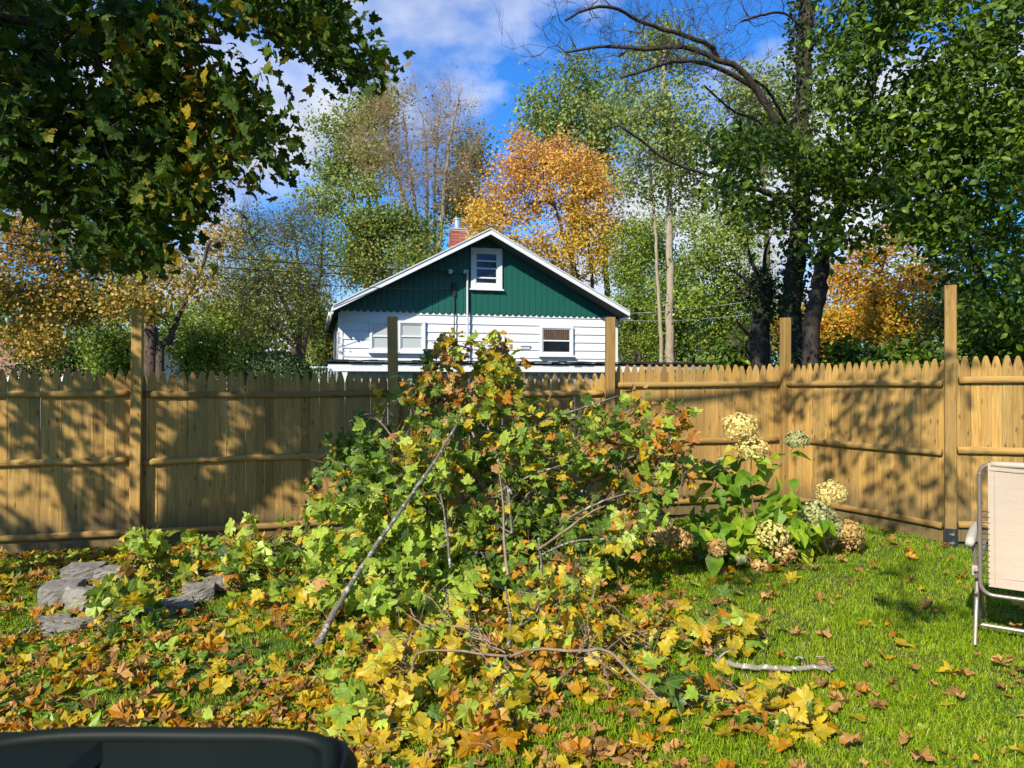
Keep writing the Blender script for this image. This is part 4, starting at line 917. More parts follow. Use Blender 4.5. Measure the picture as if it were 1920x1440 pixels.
    build_tree('broad_leaved_tree', 'leaning grey trunked tree with dense glossy dark green leaves filling the upper right', tr, np.vstack([tips, ex]), MAT['bark_dark'], MAT['glossy'], .005, .44, per=34, sigma=.17, size=.10, tmpl=OVAL, step=.25, big=300, up=.55, wob=.12)
build_right()

# ================================================================== OVERHANGING MAPLE (upper left, trunk outside the frame)
def build_maple():
    A = [(-60, -60), (395, -60), (390, 60), (415, 110), (450, 140), (480, 180), (510, 235), (540, 290), (550, 360), (525, 340), (490, 270), (445, 290), (410, 330), (360, 370), (325, 420), (305, 480), (270, 495), (200, 480), (145, 460), (150, 390), (110, 320), (85, 350), (80, 400), (50, 400), (-60, 360)]
    B = [(455, -60), (640, -60), (660, 30), (690, 80), (705, 120), (695, 160), (668, 175), (645, 140), (620, 90), (590, 40), (560, 50), (565, 100), (545, 95), (530, 50), (490, 20), (455, 50)]
    n = 2400; px = rng.uniform(-60, 730, n); py = rng.uniform(-60, 520, n)
    mA = in_poly(px, py, A); mB = in_poly(px, py, B)
    hole = (np.sin(px * .038 + 2 + np.sin(py * .02)) * np.sin(py * .042 + .4)) > .45
    m = (mA & ~hole) | mB; px, py = px[m], py[m]; keep = rng.uniform(size=len(px)) < .5; px, py = px[keep], py[keep]
    z = rng.uniform(4.7, 6.9, len(px)); tips = np.column_stack([(px - 960) * z / F, z, EYE - (py - 720) * z / F])
    out = []
    for c, r, k in MAPLE_OUT:
        u = norm(rng.normal(size=(k, 3))); out.append(np.array(c) + u * (rng.uniform(0, 1, k) ** .4)[:, None] * np.array(r))
    tips = np.vstack([tips] + out)
    tr = [([(-6.6, 2.6, -.1), (-6.55, 2.65, 1.2), (-6.4, 2.7, 2.6), (-6.2, 2.7, 4.2), (-6.0, 2.6, 6.2), (-5.9, 2.5, 8.0)], .24, .06),
          ([(-6.4, 2.7, 2.7), (-5.6, 3.4, 3.5), (-4.5, 4.4, 4.05), (-3.3, 5.3, 4.15), (-2.3, 5.9, 4.3)], .085, .02),
          ([(-6.3, 2.7, 3.3), (-5.2, 3.1, 4.6), (-3.8, 3.8, 5.2), (-2.2, 4.6, 5.4), (-.6, 5.0, 5.7)], .09, .02),
          ([(-6.4, 2.7, 2.2), (-6.2, 4.0, 3.2), (-5.8, 5.2, 3.7), (-5.2, 6.2, 3.9)], .07, .02),
          ([(-6.2, 2.7, 4.4), (-4.5, 2.4, 5.8), (-2.6, 2.4, 6.3), (-.4, 2.9, 6.6), (1.0, 3.3, 6.8)], .08, .02)]
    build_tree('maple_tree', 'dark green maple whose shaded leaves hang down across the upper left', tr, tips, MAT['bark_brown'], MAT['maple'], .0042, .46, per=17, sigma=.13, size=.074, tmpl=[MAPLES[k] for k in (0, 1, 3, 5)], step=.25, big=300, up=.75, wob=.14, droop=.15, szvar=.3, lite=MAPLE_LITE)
# unseen crown clusters, added to shade the fence, lawn, hanging leaves and right tree
MAPLE_OUT = [((-5.6, 4.3, 4.2), (1.5, 1.2, .9), 90), ((-7.0, 4.2, 4.4), (1.2, 1.2, 1.0), 80), ((-4.6, 3.2, 5.0), (1.0, 1.0, .7), 36), ((-6.0, 2.2, 7.2), (1.6, 1.6, 1.2), 60)]
def toward_sun(p, dh): return tuple(np.array(p) + np.array(SUN) / SUN.z * dh)
for px_ in (40, 150, 260, 370, 480): 
    for py_ in (40, 150, 260, 370):
        if px_ > 400 and py_ > 300: continue
        MAPLE_OUT.append((toward_sun(at(px_, py_, 5.8), 3.2 + .5 * math.sin(px_ + py_)), (.5, .5, .4), 15))
for p, r, k, dh in [((-5.0, 6.9, .35), .4, 12, 3.6), ((-4.1, 7.15, .3), .35, 10, 3.8), ((-4.3, 7.1, 1.0), .25, 5, 3.4), ((-5.4, 6.8, .8), .25, 5, 3.5), ((3.75, 7.9, 1.35), .28, 9, 4.3), ((3.9, 7.5, 1.1), .26, 8, 4.5), ((3.55, 8.3, .75), .24, 7, 4.2), ((4.05, 7.15, 1.5), .2, 5, 4.4), ((4.1, 7.1, .6), .22, 5, 4.8), ((3.3, 8.7, 1.45), .22, 5, 4.4), ((3.85, 7.6, .35), .26, 6, 4.6), ((4.6, 6.95, .6), .2, 4, 4.6), ((2.7, 8.85, 1.3), .2, 4, 4.5), ((2.9, 5.2, 0), .22, 5, 5.4), ((1.9, 6.0, 0), .2, 4, 5.6), ((3.2, 6.2, 0), .2, 3, 5.5), ((3.4, 11.2, 3.0), .7, 26, 5.6), ((4.4, 11.0, 3.0), .7, 26, 5.4), ((5.3, 10.8, 2.6), .7, 22, 5.6), ((4.0, 10.0, 3.6), .6, 20, 5.0), ((5.0, 10.0, 3.4), .6, 20, 5.0), ((6.5, 10.0, 2.5), .6, 14, 5.4), ((4.8, 10.4, 1.9), .6, 18, 5.8), ((4.3, 11.2, 4.2), .6, 12, 5.2), ((3.6, 10.5, 4.6), .5, 9, 4.8), ((6.7, 9.8, 1.9), .7, 20, 5.6), ((6.1, 9.8, 3.0), .6, 16, 5.2), ((5.6, 9.6, 2.0), .6, 16, 5.4)]:
    MAPLE_OUT.append((toward_sun(p, dh), (r, r, r), k))
build_maple()

# ================================================================== BRUSH PILE
KINDS = ['leaf_green', 'leaf_lime', 'leaf_yellow', 'leaf_orange', 'leaf_brown']
LEAF = {k: [mesh_np('leaf', v, [f], MAT[k], uv=flat_uv((v, f))) for v, f in (MAPLES + CURLED[:2] if k != 'leaf_brown' else MAPLES[2:5] + CURLED[:5])] for k in KINDS}
CURL = {k: [mesh_np('leaf', v, [f], MAT[k], uv=flat_uv((v, f))) for v, f in CURLED] for k in KINDS}
def pile_mix(px, py):
    """share of each leaf colour in the region of the pile (green, lime, yellow, orange, brown)"""
    if py > 1170: return (.12, .22, .38, .18, .10) if px < 1150 else (.08, .12, .55, .18, .07)
    if py < 760 and 780 < px < 985: return (.12, .30, .36, .14, .08) if px > 880 else (.14, .08, .12, .24, .42)
    if px < 740 and py < 930: return (.80, .16, .02, .01, .01)
    if px < 890 and py > 950: return (.10, .76, .11, .01, .02)
    if px > 1150 and py < 1000: return (.30, .28, .12, .16, .14)
    if 860 < px < 1180 and 900 < py < 1090: return (.66, .10, .16, .04, .04)  # darker, greener mix puts the hollow's shade into its leaf colours
    if py > 1080: return (.3, .25, .25, .15, .05)
    return (.45, .27, .18, .06, .04)
BR = []   # cut branches: axis points, radius, label
def cut_branch(label, axis, r0, tips, leaves=7, size=.115, sigma=.085, bark='bark_grey', group='cut maple branches in the brush pile', name='cut_branch', mix=None, flat=False, rtip=.0028, forks=(), crook=0.0, twig=.0022):
    axis = [np.asarray(a, float) for a in axis]; b = np.array([axis[0][0], axis[0][1], max(0.0, min(a[2] for a in axis) - r0)])
    t = thing(name, label, 'branch', b, group)
    sk = Skeleton(6000)
    for q, ax in enumerate([axis] + list(forks)):
        i0 = sk.n; sk.trunk(ax, r0 if q == 0 else r0 * .62, r0 * (.85 if bark == 'lichen' else .35), n=26)
        if crook: sk.P[i0 + 1:sk.n] += rng.normal(size=(sk.n - i0 - 1, 3)) * crook * np.array([1, 1, .5])
    ends = sk.grow(np.asarray(tips), .12, .2, stiff=.3) if len(tips) else []
    V, Fs = sk.mesh(rtip, .42); part('stem', V, Fs, MAT[bark], t, True)
    cnt = 0
    if len(tips) > 5:
        q = rng.integers(3, sk.n, max(4, len(tips) // 2)); V, Fq = subtwigs(sk.P[q], sk.D[q] + np.array([0, -.4, .2]), 2, .22, twig, .15, .7, 2); V[:, 2] = np.maximum(V[:, 2], .012); part('twigs', V, [Fq], MAT['twig_pale'], t, kind='stuff')
    for e in ends:
        if e == 0: continue
        p = sk.P[e]; d = sk.D[e]; n = rng.poisson(leaves)
        if n == 0: continue
        P = p + rng.normal(size=(n, 3)) * sigma - d * rng.uniform(-.3, 1, n)[:, None] * sigma * 1.5
        g = gz(P[:, 0], P[:, 1]) + .03; P[:, 2] = np.maximum(P[:, 2], g + rng.uniform(0, .04, n))
        D = np.tile(d * .6 + np.array([0, 0, -.35]), (n, 1)); M = frames(n, np.tile(np.array([-.25, -.75, .25]), (n, 1)), .45 if not flat else .8, .8, .5, D)
        px = 960 + F * p[0] / p[1]; py = 720 - F * (p[2] - EYE) / p[1]; pr = np.array(mix or pile_mix(px, py)); kk = rng.choice(5, p=pr / pr.sum())
        for i in range(n):
            if cnt >= 298: break
            k = kk if rng.uniform() < .62 else rng.choice(5, p=pr / pr.sum())
            me = LEAF[KINDS[k]]; inst('leaf', me[rng.integers(len(me))], mat4(P[i], M[i], size * (1.22 if k == 1 else 1.0) * rng.uniform(.55, 1.35)), t); cnt += 1
    return t

PILE = [(585, 940), (600, 850), (650, 800), (700, 750), (745, 745), (800, 665), (835, 645), (930, 640), (955, 655), (975, 740), (1010, 770), (1100, 765), (1170, 775), (1195, 735), (1230, 765), (1290, 770), (1300, 840), (1305, 900), (1280, 950), (1200, 990), (1190, 1040), (1110, 1080), (1010, 1110), (985, 1160), (900, 1140), (850, 1165), (750, 1175), (650, 1185), (580, 1150), (560, 1080), (590, 1010)]
def pile_z(py): return 4.85 + np.clip((1170 - py) / 540, 0, 1) * 1.95
def build_pile():
    n = 4200; px = rng.uniform(540, 1320, n); py = rng.uniform(620, 1200, n); m = in_poly(px, py, PILE); px, py = px[m], py[m]
    gap = np.sin(px * .047 + 1.1 + np.sin(py * .03)) * np.sin(py * .055 + .7) + .35 * np.sin(px * .11 + py * .09); px, py = px[gap > -.22], py[gap > -.22]; k_ = ~((px < 730) & (py < 940) & (rng.uniform(size=len(px)) < .5)); px, py = px[k_], py[k_]; px, py = px[:470], py[:470]; inner = rng.uniform(0, 1, (900, 2)) * np.array([640, 470]) + np.array([620, 700]); inner = inner[in_poly(inner[:, 0], inner[:, 1], PILE)][:330]; ninner = len(inner)
    ex = np.array([(850, 655), (830, 665), (815, 690), (860, 680), (845, 720), (810, 720), (870, 705), (925, 645), (935, 665), (910, 670), (940, 700), (920, 715), (935, 735), (905, 650), (950, 755), (960, 660)] * 2, float) + rng.normal(size=(32, 2)) * 12
    px, py = np.r_[inner[:, 0], px, ex[:, 0]], np.r_[inner[:, 1], py, ex[:, 1]]; z = pile_z(py) + rng.uniform(-.25, .3, len(px)); z[:ninner] = pile_z(py[:ninner]) + rng.uniform(.4, 1.0, ninner); h_ = np.exp(-(((px - 1000) / 170) ** 2 + ((py - 980) / 120) ** 2)); z[ninner:] += .75 * h_[ninner:]; z[ninner:] -= .35 * np.exp(-(((px[ninner:] - 720) / 140) ** 2 + ((py[ninner:] - 1090) / 90) ** 2)); z[ninner:] -= .35 * np.exp(-(((px[ninner:] - 1120) / 190) ** 2 + ((py[ninner:] - 830) / 60) ** 2)); z = np.minimum(z, 7.75)
    T = np.column_stack([(px - 960) * z / F, z, np.maximum(EYE - (py - 720) * z / F, .06)])
    def a(px, py, dz=.3): return at(px, py, pile_z(py) + dz)
    g = ground_at(590, 1222); g[2] = .02
    lx = np.interp(py, [660, 745, 828, 945, 1045, 1125, 1222], [935, 885, 838, 760, 690, 640, 590]); lz = np.interp(py, [660, 755, 828, 945, 1045, 1125, 1222], [6.95, 6.35, 5.72, 5.25, 4.92, 4.68, 4.48])
    free = ~((np.abs(px - lx) < 44) & (z < lz + .12) & (py > 800)); T = T[free]          # the long branch lies on top of the leaves
    axes = [
        ('long pale grey branch leaning diagonally across the front of the pile', [g, at(640, 1125, 4.68), at(690, 1045, 4.92), at(760, 945, 5.25), at(838, 828, 5.72), at(875, 755, 6.35), at(925, 680, 6.95)], .028),
        ('branch with bronze leaves standing highest at the top of the pile', [a(930, 900, .5), a(880, 800, .4), a(850, 720, .3), a(835, 655, .2)], .016),
        ('branch with bright yellow green leaves at the very top of the pile', [a(960, 930, .5), a(915, 800, .3), a(945, 720, .2), a(940, 645, .1)], .015),
        ('grey branch reaching right toward the fence along the top of the pile', [a(900, 870, .5), a(1000, 800, .3), a(1075, 770, .1), a(1160, 742, .0)], .015),
        ('branch of dark green leaves sticking out highest at the left of the pile', [a(830, 930, .5), a(760, 850, .4), a(700, 780, .3), a(655, 790, .3)], .014),
        ('branch of dark green leaves poking left at middle height', [a(820, 980, .5), a(730, 900, .3), a(640, 870, .2), a(600, 880, .2)], .014),
        ('thin branch with brown withered leaves at the far left of the pile', [a(760, 1020, .5), a(670, 950, .3), a(610, 940, .2), a(575, 960, .2)], .010),
        ('branch of lime green leaves spreading at the lower left', [a(800, 1090, .4), a(720, 1060, .1), a(640, 1070, 0), a(580, 1090, 0)], .014),
        ('branch of lime green leaves lying lowest left of the pale branch foot', [a(820, 1140, .3), a(740, 1120, .05), a(650, 1130, -.05), a(590, 1145, 0)], .012),
        ('branch of lime green leaves right of the pale branch foot', [a(900, 1090, .4), a(820, 1100, .1), a(760, 1140, -.05), a(700, 1165, -.05)], .012),
        ('short pale stick standing upright in the dark middle of the pile', [a(952, 1080, -.3), a(945, 1010, -.34), a(942, 930, -.3), a(930, 850, .1)], .013),
        ('knobbly upright stick left of the middle of the pile', [a(845, 1065, -.3), a(838, 1000, -.32), a(830, 945, -.25), a(815, 880, .2)], .011),
        ('branch of mixed leaves in the centre of the pile', [a(960, 1000, .4), a(950, 900, .2), a(930, 830, .2), a(900, 790, .2)], .014),
        ('branch of yellow leaves hanging right of the centre', [a(920, 930, .5), a(1000, 890, .1), a(1060, 870, 0), a(1110, 850, 0)], .013),
        ('branch with a curved grey stem arching over the right half', [a(980, 940, .5), a(1040, 860, .1), a(1090, 815, 0), a(1140, 800, 0), a(1200, 800, .1)], .013),
        ('branch with yellow tips at the highest right corner of the pile', [a(1050, 900, .5), a(1120, 820, .3), a(1180, 770, .2), a(1210, 745, .2)], .012),
        ('branch of orange and brown leaves at the right end of the pile', [a(1080, 930, .5), a(1160, 870, .2), a(1230, 840, .1), a(1290, 830, .1)], .013),
        ('branch of mixed leaves drooping at the lower right end', [a(1050, 980, .5), a(1130, 940, .2), a(1210, 920, .1), a(1280, 930, .1)], .013),
        ('pale cut stick poking out toward the right', [a(1010, 1030, .1), a(1060, 995, -.3), a(1100, 965, -.36), a(1135, 948, -.4)], .014),
        ('branch of green leaves low behind the hydrangea side', [a(980, 1060, .5), a(1060, 1020, .2), a(1130, 1010, .1), a(1190, 1010, .1)], .012),
        ('branch of yellow and green leaves hanging at the front bottom', [a(1010, 1010, .2), a(1015, 1070, 0), a(1005, 1120, -.05), a(985, 1155, -.05)], .011),
        ('branch of dark green leaves buried at the middle bottom', [a(900, 1010, .5), a(890, 1060, .2), a(900, 1110, .1), a(930, 1140, .05)], .012),
        ('branch of green leaves in the upper middle against the fence', [a(900, 930, .7), a(850, 840, .6), a(800, 770, .5), a(760, 755, .5)], .013),
        ('branch of yellow green leaves in the upper right against the fence', [a(960, 920, .7), a(1000, 840, .6), a(1030, 790, .5), a(1090, 780, .5)], .012)]
    cur = [spline(x[1], 14) for x in axes]
    own = np.array([int(np.argmin([np.linalg.norm(c[3:] - p, axis=1).min() + (0.12 if k in (0, 10, 11, 18) else 0) for k, c in enumerate(cur)])) for p in T])
    for k, (lab, ax, r) in enumerate(axes):
        cut_branch(lab, ax, r, T[own == k], 7.2, .082, .06, 'twig_pale' if k in (10, 14, 18) else 'bark_grey')
    # branches lying on the lawn in front of the pile
    def gr(px, py, h=.05): p = ground_at(px, py); p[2] = float(gz(p[0], p[1])) + h; return p
    def spread(n, poly, h):
        x = rng.uniform(min(p[0] for p in poly), max(p[0] for p in poly), n * 6); y = rng.uniform(min(p[1] for p in poly), max(p[1] for p in poly), n * 6); m = in_poly(x, y, poly)
        return np.array([gr(a, b, rng.uniform(.03, h)) for a, b in zip(x[m][:n], y[m][:n])])
    G = 'cut branches lying on the lawn'
    P_ = lambda *pts: [gr(*p) for p in pts]
    cut_branch('forked branch with golden leaves lying in the front centre of the lawn', P_((1240, 1332, 0.04), (1150, 1302, 0.19), (1100, 1312, 0.22), (1020, 1306, 0.22), (950, 1314, 0.23), (870, 1306, 0.23), (800, 1306, 0.23), (775, 1316, 0.21), (762, 1345, 0.17), (735, 1367, 0.1), (700, 1387, 0.06)), .0115, spread(38, [(620, 1290), (720, 1250), (880, 1260), (1000, 1290), (1100, 1320), (1000, 1340), (900, 1420), (760, 1430), (640, 1400)], .085), 5, .092, .075, 'twig_pale', G, mix=(.03, .22, .55, .16, .04), flat=True,
               forks=[P_((955, 1314, 0.23), (940, 1345, 0.2), (928, 1372, 0.17), (898, 1384, 0.11), (858, 1384, 0.09)), P_((928, 1372, 0.17), (925, 1400, 0.09), (915, 1432, 0.06)), P_((948, 1310, 0.23), (910, 1282, 0.24), (882, 1256, 0.23), (878, 1225, 0.25)), P_((1085, 1312, 0.22), (1100, 1290, 0.25), (1098, 1262, 0.27)), P_((765, 1340, 0.17), (735, 1335, 0.18), (712, 1318, 0.17)), P_((1100, 1312, 0.22), (1130, 1326, 0.19), (1140, 1350, 0.09))], crook=.010, twig=.0036)
    cut_branch('crooked branch with a fork lying behind the golden leaved one', P_((905, 1272, 0.21), (872, 1247, 0.22), (825, 1247, 0.22), (792, 1240, 0.22), (768, 1212, 0.23), (752, 1182, 0.25)), .011, spread(26, [(660, 1190), (780, 1170), (900, 1180), (960, 1230), (930, 1290), (760, 1300), (650, 1270)], .11), 5, .086, .075, 'twig_pale', G, mix=(.08, .46, .34, .09, .03), flat=True,
               forks=[P_((792, 1240, 0.22), (765, 1264, 0.18), (752, 1296, 0.09)), P_((752, 1182, 0.25), (735, 1165, 0.25), (728, 1140, 0.27)), P_((825, 1247, 0.22), (842, 1222, 0.25), (838, 1195, 0.29))], crook=.010, twig=.0034)
    cut_branch('short forked twig pointing at the viewer below the golden leaved branch', [gr(960, 1318, .09), gr(935, 1350, .08), gr(920, 1385, .06), gr(870, 1392, .04)], .008, spread(12, [(860, 1370), (1000, 1340), (1010, 1420), (880, 1430)], .1), 5, .085, .06, 'twig_pale', G, mix=(.1, .25, .35, .25, .05), flat=True)
    cut_branch('branch of orange and yellow leaves right of the centre on the lawn', [gr(950, 1215, .06), gr(1010, 1180, .12), gr(1070, 1150, .16), gr(1110, 1115, .2)], .013, spread(40, [(960, 1230), (990, 1130), (1060, 1100), (1130, 1130), (1160, 1200), (1120, 1260), (1010, 1270)], .3), 5, .078, .0755, 'bark_grey', G, mix=(.10, .2, .36, .3, .04), forks=[P_((1080, 1166, .22), (1102, 1190, .14), (1116, 1218, .05)), P_((1070, 1150, .16), (1045, 1120, .2), (1040, 1090, .26))], crook=.008, twig=.0034)
    cut_branch('branch of yellow leaves lying farthest right across the grass', [gr(1040, 1300, .04), gr(1150, 1225, .08), gr(1260, 1205, .08), gr(1400, 1222, .06)], .010, spread(38, [(1100, 1190), (1190, 1160), (1300, 1180), (1400, 1195), (1455, 1225), (1380, 1250), (1230, 1250), (1120, 1280)], .13), 5, .078, .075, 'twig_pale', G, mix=(.04, .14, .62, .16, .04), flat=True, forks=[P_((1240, 1262, .05), (1200, 1225, .12), (1165, 1190, .14), (1135, 1170, .14)), P_((1300, 1206, .08), (1330, 1225, .08), (1345, 1250, .04))], crook=.009, twig=.0034)
    cut_branch('small branch of yellow leaves at the lower right of the lawn', [gr(1210, 1330, .04), gr(1300, 1335, .07), gr(1400, 1345, .07), gr(1500, 1370, .05)], .009, spread(26, [(1200, 1310), (1280, 1290), (1360, 1330), (1440, 1330), (1540, 1360), (1500, 1400), (1380, 1370), (1260, 1370)], .12), 5, .078, .07, 'twig_pale', G, mix=(.08, .14, .52, .22, .04), flat=True, crook=.008, twig=.003)
    cut_branch('upright spray of green and yellow leaves beside the stone blocks', [gr(270, 1165, .03), at(262, 1110, 5.9), at(250, 1060, 6.0), at(268, 1005, 6.05)], .007, np.array([at(rng.normal(270, 22), y, rng.uniform(5.7, 6.1)) for y in rng.uniform(1000, 1160, 26)]), 7, .09, .07, 'bark_grey', G, mix=(.34, .3, .28, .06, .02))
    cut_branch('branch of green leaves lying between stone blocks and pile', [gr(620, 1040, .2), gr(520, 1065, .12), gr(440, 1080, .08), gr(340, 1095, .08), gr(230, 1085, .22)], .011, spread(70, [(330, 1080), (400, 1050), (500, 1030), (590, 1020), (620, 1090), (600, 1160), (520, 1170), (420, 1130), (340, 1110)], .3), 7, .09, .08, 'bark_grey', G, mix=(.46, .34, .12, .05, .03))
    cut_branch('sprig of fresh green leaves leaning on the front stone blocks', [gr(180, 1190, .03), gr(215, 1180, .1), gr(245, 1170, .14)], .005, spread(9, [(190, 1190), (200, 1160), (270, 1160), (280, 1200)], .2), 6, .11, .06, 'bark_grey', G, mix=(.45, .35, .2, 0, 0))
    cut_branch('forked bare grey stick leaning over the left stone blocks', [gr(-20, 1225, .02), gr(60, 1185, .05), at(90, 1130, 5.4), at(105, 1105, 5.55), at(128, 1092, 5.65)], .013, np.array([gr(90, 1158, .12), at(126, 1120, 5.4), gr(20, 1220, .04)]), 0, group=G)
    cut_branch('lichen covered pale stick lying on the grass at the right', [gr(1345, 1252, .045), gr(1385, 1266, .05), gr(1430, 1270, .055), gr(1480, 1273, .055), gr(1520, 1270, .055), gr(1562, 1268, .05)], .018, np.array([gr(1545, 1258, .085), gr(1375, 1248, .09), gr(1530, 1256, .08), gr(1505, 1262, .085), gr(1556, 1280, .06), gr(1490, 1262, .08)]), 0, bark='lichen', group=G, rtip=.007, crook=.005)
    cut_branch('bark covered stick lying left of the golden leaved branch', [gr(468, 1288, .03), gr(540, 1280, .04), gr(600, 1281, .035), gr(655, 1276, .03)], .014, np.array([gr(640, 1270, .03)]), 0, bark='twig_pale', group=G)
    cut_branch('short grey log lying upright behind the front leaves', [gr(952, 1235, .03), gr(957, 1195, .12), at(955, 1150, 4.9), at(948, 1100, 5.1)], .017, np.zeros((0, 3)), 0, group=G)
    cut_branch('twig of brown leaves standing off the left of the pile', [gr(560, 1040, .05), at(575, 985, 6.3), at(590, 920, 6.4), at(600, 890, 6.4)], .006, np.array([at(rng.uniform(565, 625), rng.uniform(900, 1000), 6.35) for _ in range(12)]), 3.5, .09, .06, group=G, mix=(.1, .05, .1, .15, .6))
    cut_branch('twig with a few brown leaves arching over the grass below hydrangea', [gr(1190, 1190, .03), gr(1150, 1165, .1), gr(1120, 1150, .12), gr(1095, 1165, .1)], .006, np.array([gr(1075, 1180, .08), gr(1170, 1140, .1)]), 2, .1, .05, group=G, mix=(.1, .1, .3, .3, .2), bark='twig_pale')
build_pile()

# ================================================================== HYDRANGEA
def build_hydrangea():
    c = ground_at(1400, 1058); t = thing('hydrangea_bush', 'hydrangea with cream and tan mophead flowers in front of the fence corner', 'shrub', (c[0], c[1], .04))
    heads = [(1388, 803, 29, 'cream', -.1), (1410, 840, 26, 'cream', -.1), (1494, 825, 19, 'green', .2), (1325, 880, 17, 'green', .2), (1559, 926, 24, 'cream', 0), (1528, 965, 27, 'green', 0), (1555, 988, 24, 'green', .1), (1587, 1000, 26, 'tan', .1), (1448, 1003, 26, 'cream', -.2), (1471, 1036, 19, 'tan', -.2), (1232, 1005, 24, 'tan', -.7), (1275, 1012, 22, 'tan', -.7), (1345, 1028, 17, 'tan', -.5), (1243, 985, 17, 'cream', -.65), (1420, 1002, 14, 'tan', .1), (1425, 1062, 15, 'tan', -.3), (1550, 1012, 16, 'tan', .1), (1312, 1038, 12, 'tan', .1), (1356, 870, 13, 'green', .25), (1390, 1050, 10, 'green', -.3), (1600, 1018, 17, 'tan', .2)]
    col = {'cream': [(0, (0.52, 0.41, 0.15)), (.5, (0.72, 0.59, 0.22)), (1, (0.80, 0.70, 0.34))], 'green': [(0, (0.22, 0.26, 0.09)), (.5, (0.42, 0.43, 0.20)), (1, (0.58, 0.54, 0.30))], 'tan': [(0, (0.28, 0.15, 0.05)), (.5, (0.54, 0.36, 0.14)), (1, (0.66, 0.50, 0.23))]}
    M = {k: leaf_mat('petal_' + k, v, .3, .7, .15, clump=5, clump_amt=.3) for k, v in col.items()}
    petal = (np.array([(0, 0, .12), (.5, .1, 0), (.55, .5, -.05), (0, .55, .05), (.1, -.5, 0), (-.5, -.55, -.05), (-.55, .1, 0), (-.1, .5, 0), (.5, -.5, -.02)], float), np.array([(0, 1, 2), (0, 2, 3), (0, 4, 8), (0, 8, 1), (0, 5, 4), (0, 6, 5), (0, 7, 6), (0, 3, 7)]))
    sm = MAT['twig_pale']; lm = leaf_mat('hydrangea_leaf', [(0, (0.06, 0.14, 0.014)), (.45, (0.15, 0.29, 0.025)), (.75, (0.30, 0.42, 0.04)), (1, (0.50, 0.44, 0.05))], .45, .5, .3, clump=2.5)
    oval = [mesh_np('leaf', *(lambda a: (a[0], [a[1]]))(oval_template(w, f, d)), lm) for w, f, d in ((.36, .2, .3), (.40, .1, .45), (.34, .3, .15), (.38, .15, .6))]
    for (px, py, r, kind, dz) in heads:
        z = 6.55 + dz; p = at(px, py, z); rad = r * z / F * 1.12
        n = int(170 + 9000 * rad ** 2 * 2); u = norm(rng.normal(size=(n, 3))); u = u[u[:, 2] > -.75]; n = len(u)
        lump = 1 + .13 * np.sin(u[:, 0] * 4 + px) * np.sin(u[:, 2] * 5 + py) + .07 * np.sin(u[:, 1] * 9 + px)
        P = p + u * (rad * lump * rng.uniform(.9, 1.03, n))[:, None] * np.array([1, 1, .88])
        nn = norm(u + rng.normal(size=(n, 3)) * .35); y = rng.normal(size=(n, 3)); y = norm(y - (y * nn).sum(1)[:, None] * nn); X = np.cross(y, nn)
        V, Fq = leaf_cloud(P, np.stack([X, y, nn], 2), np.full(n, .021) * rng.uniform(.75, 1.2, n), petal)
        h = part('flower_head', V, [Fq], M[kind], t)
        h['label'] = {'cream': 'creamy yellow flower head', 'green': 'greenish white flower head', 'tan': 'dry tan flower head'}[kind]
        base = c + np.array([rng.normal() * .16, rng.normal() * .1, .05]); mid = base * .5 + p * .5 + np.array([rng.normal() * .05, .06, .12])
        S = spline([base, mid, p - np.array([0, 0, rad * .3])], 14); MB().tube(S, np.linspace(.006, .0035, len(S)), 6).part('stem', sm, t, smooth=True)
        pet = 0
        for q in range(rng.integers(6, 11)):
            f = rng.uniform(.35, .97); k = int(f * (len(S) - 1)); a = rng.uniform(0, 6.28); d = np.array([math.cos(a), math.sin(a) - .25, -.1 + rng.normal() * .2])
            m = frames(1, np.array([[-.2, -.7, .2]]), .6, .35, .5, d[None] * 1.5)[0]
            inst('leaf', oval[rng.integers(4)], mat4(S[k] + d * .03, m, rng.uniform(.11, .2)), t)
    lobes = [(1390, 900, 55, 60), (1440, 980, 60, 45), (1380, 990, 50, 40), (1510, 1000, 50, 40), (1330, 960, 35, 50), (1460, 930, 40, 40)]
    for p in lobe_tips(lobes, 6.6, 130, .4, .5):
        if p[2] < .15: continue
        m = frames(1, np.array([[-.2, -.7, .1]]), .4, .5, .6, np.array([[0, -.2, -.8]]))[0]; inst('leaf', oval[rng.integers(4)], mat4(p, m, rng.uniform(.10, .19)), t)
    tw = MB()
    for q in range(30):
        b = c + np.array([rng.normal() * .35, rng.normal() * .12, 0]); tw.tube([b, b + np.array([rng.normal() * .1, 0, .2]), b + np.array([rng.normal() * .25, -.05, rng.uniform(.25, .5)])], [.004, .003, .002], 4)
    tw.part('old_stems', MAT['bark_brown'], t, kind='stuff')
build_hydrangea()

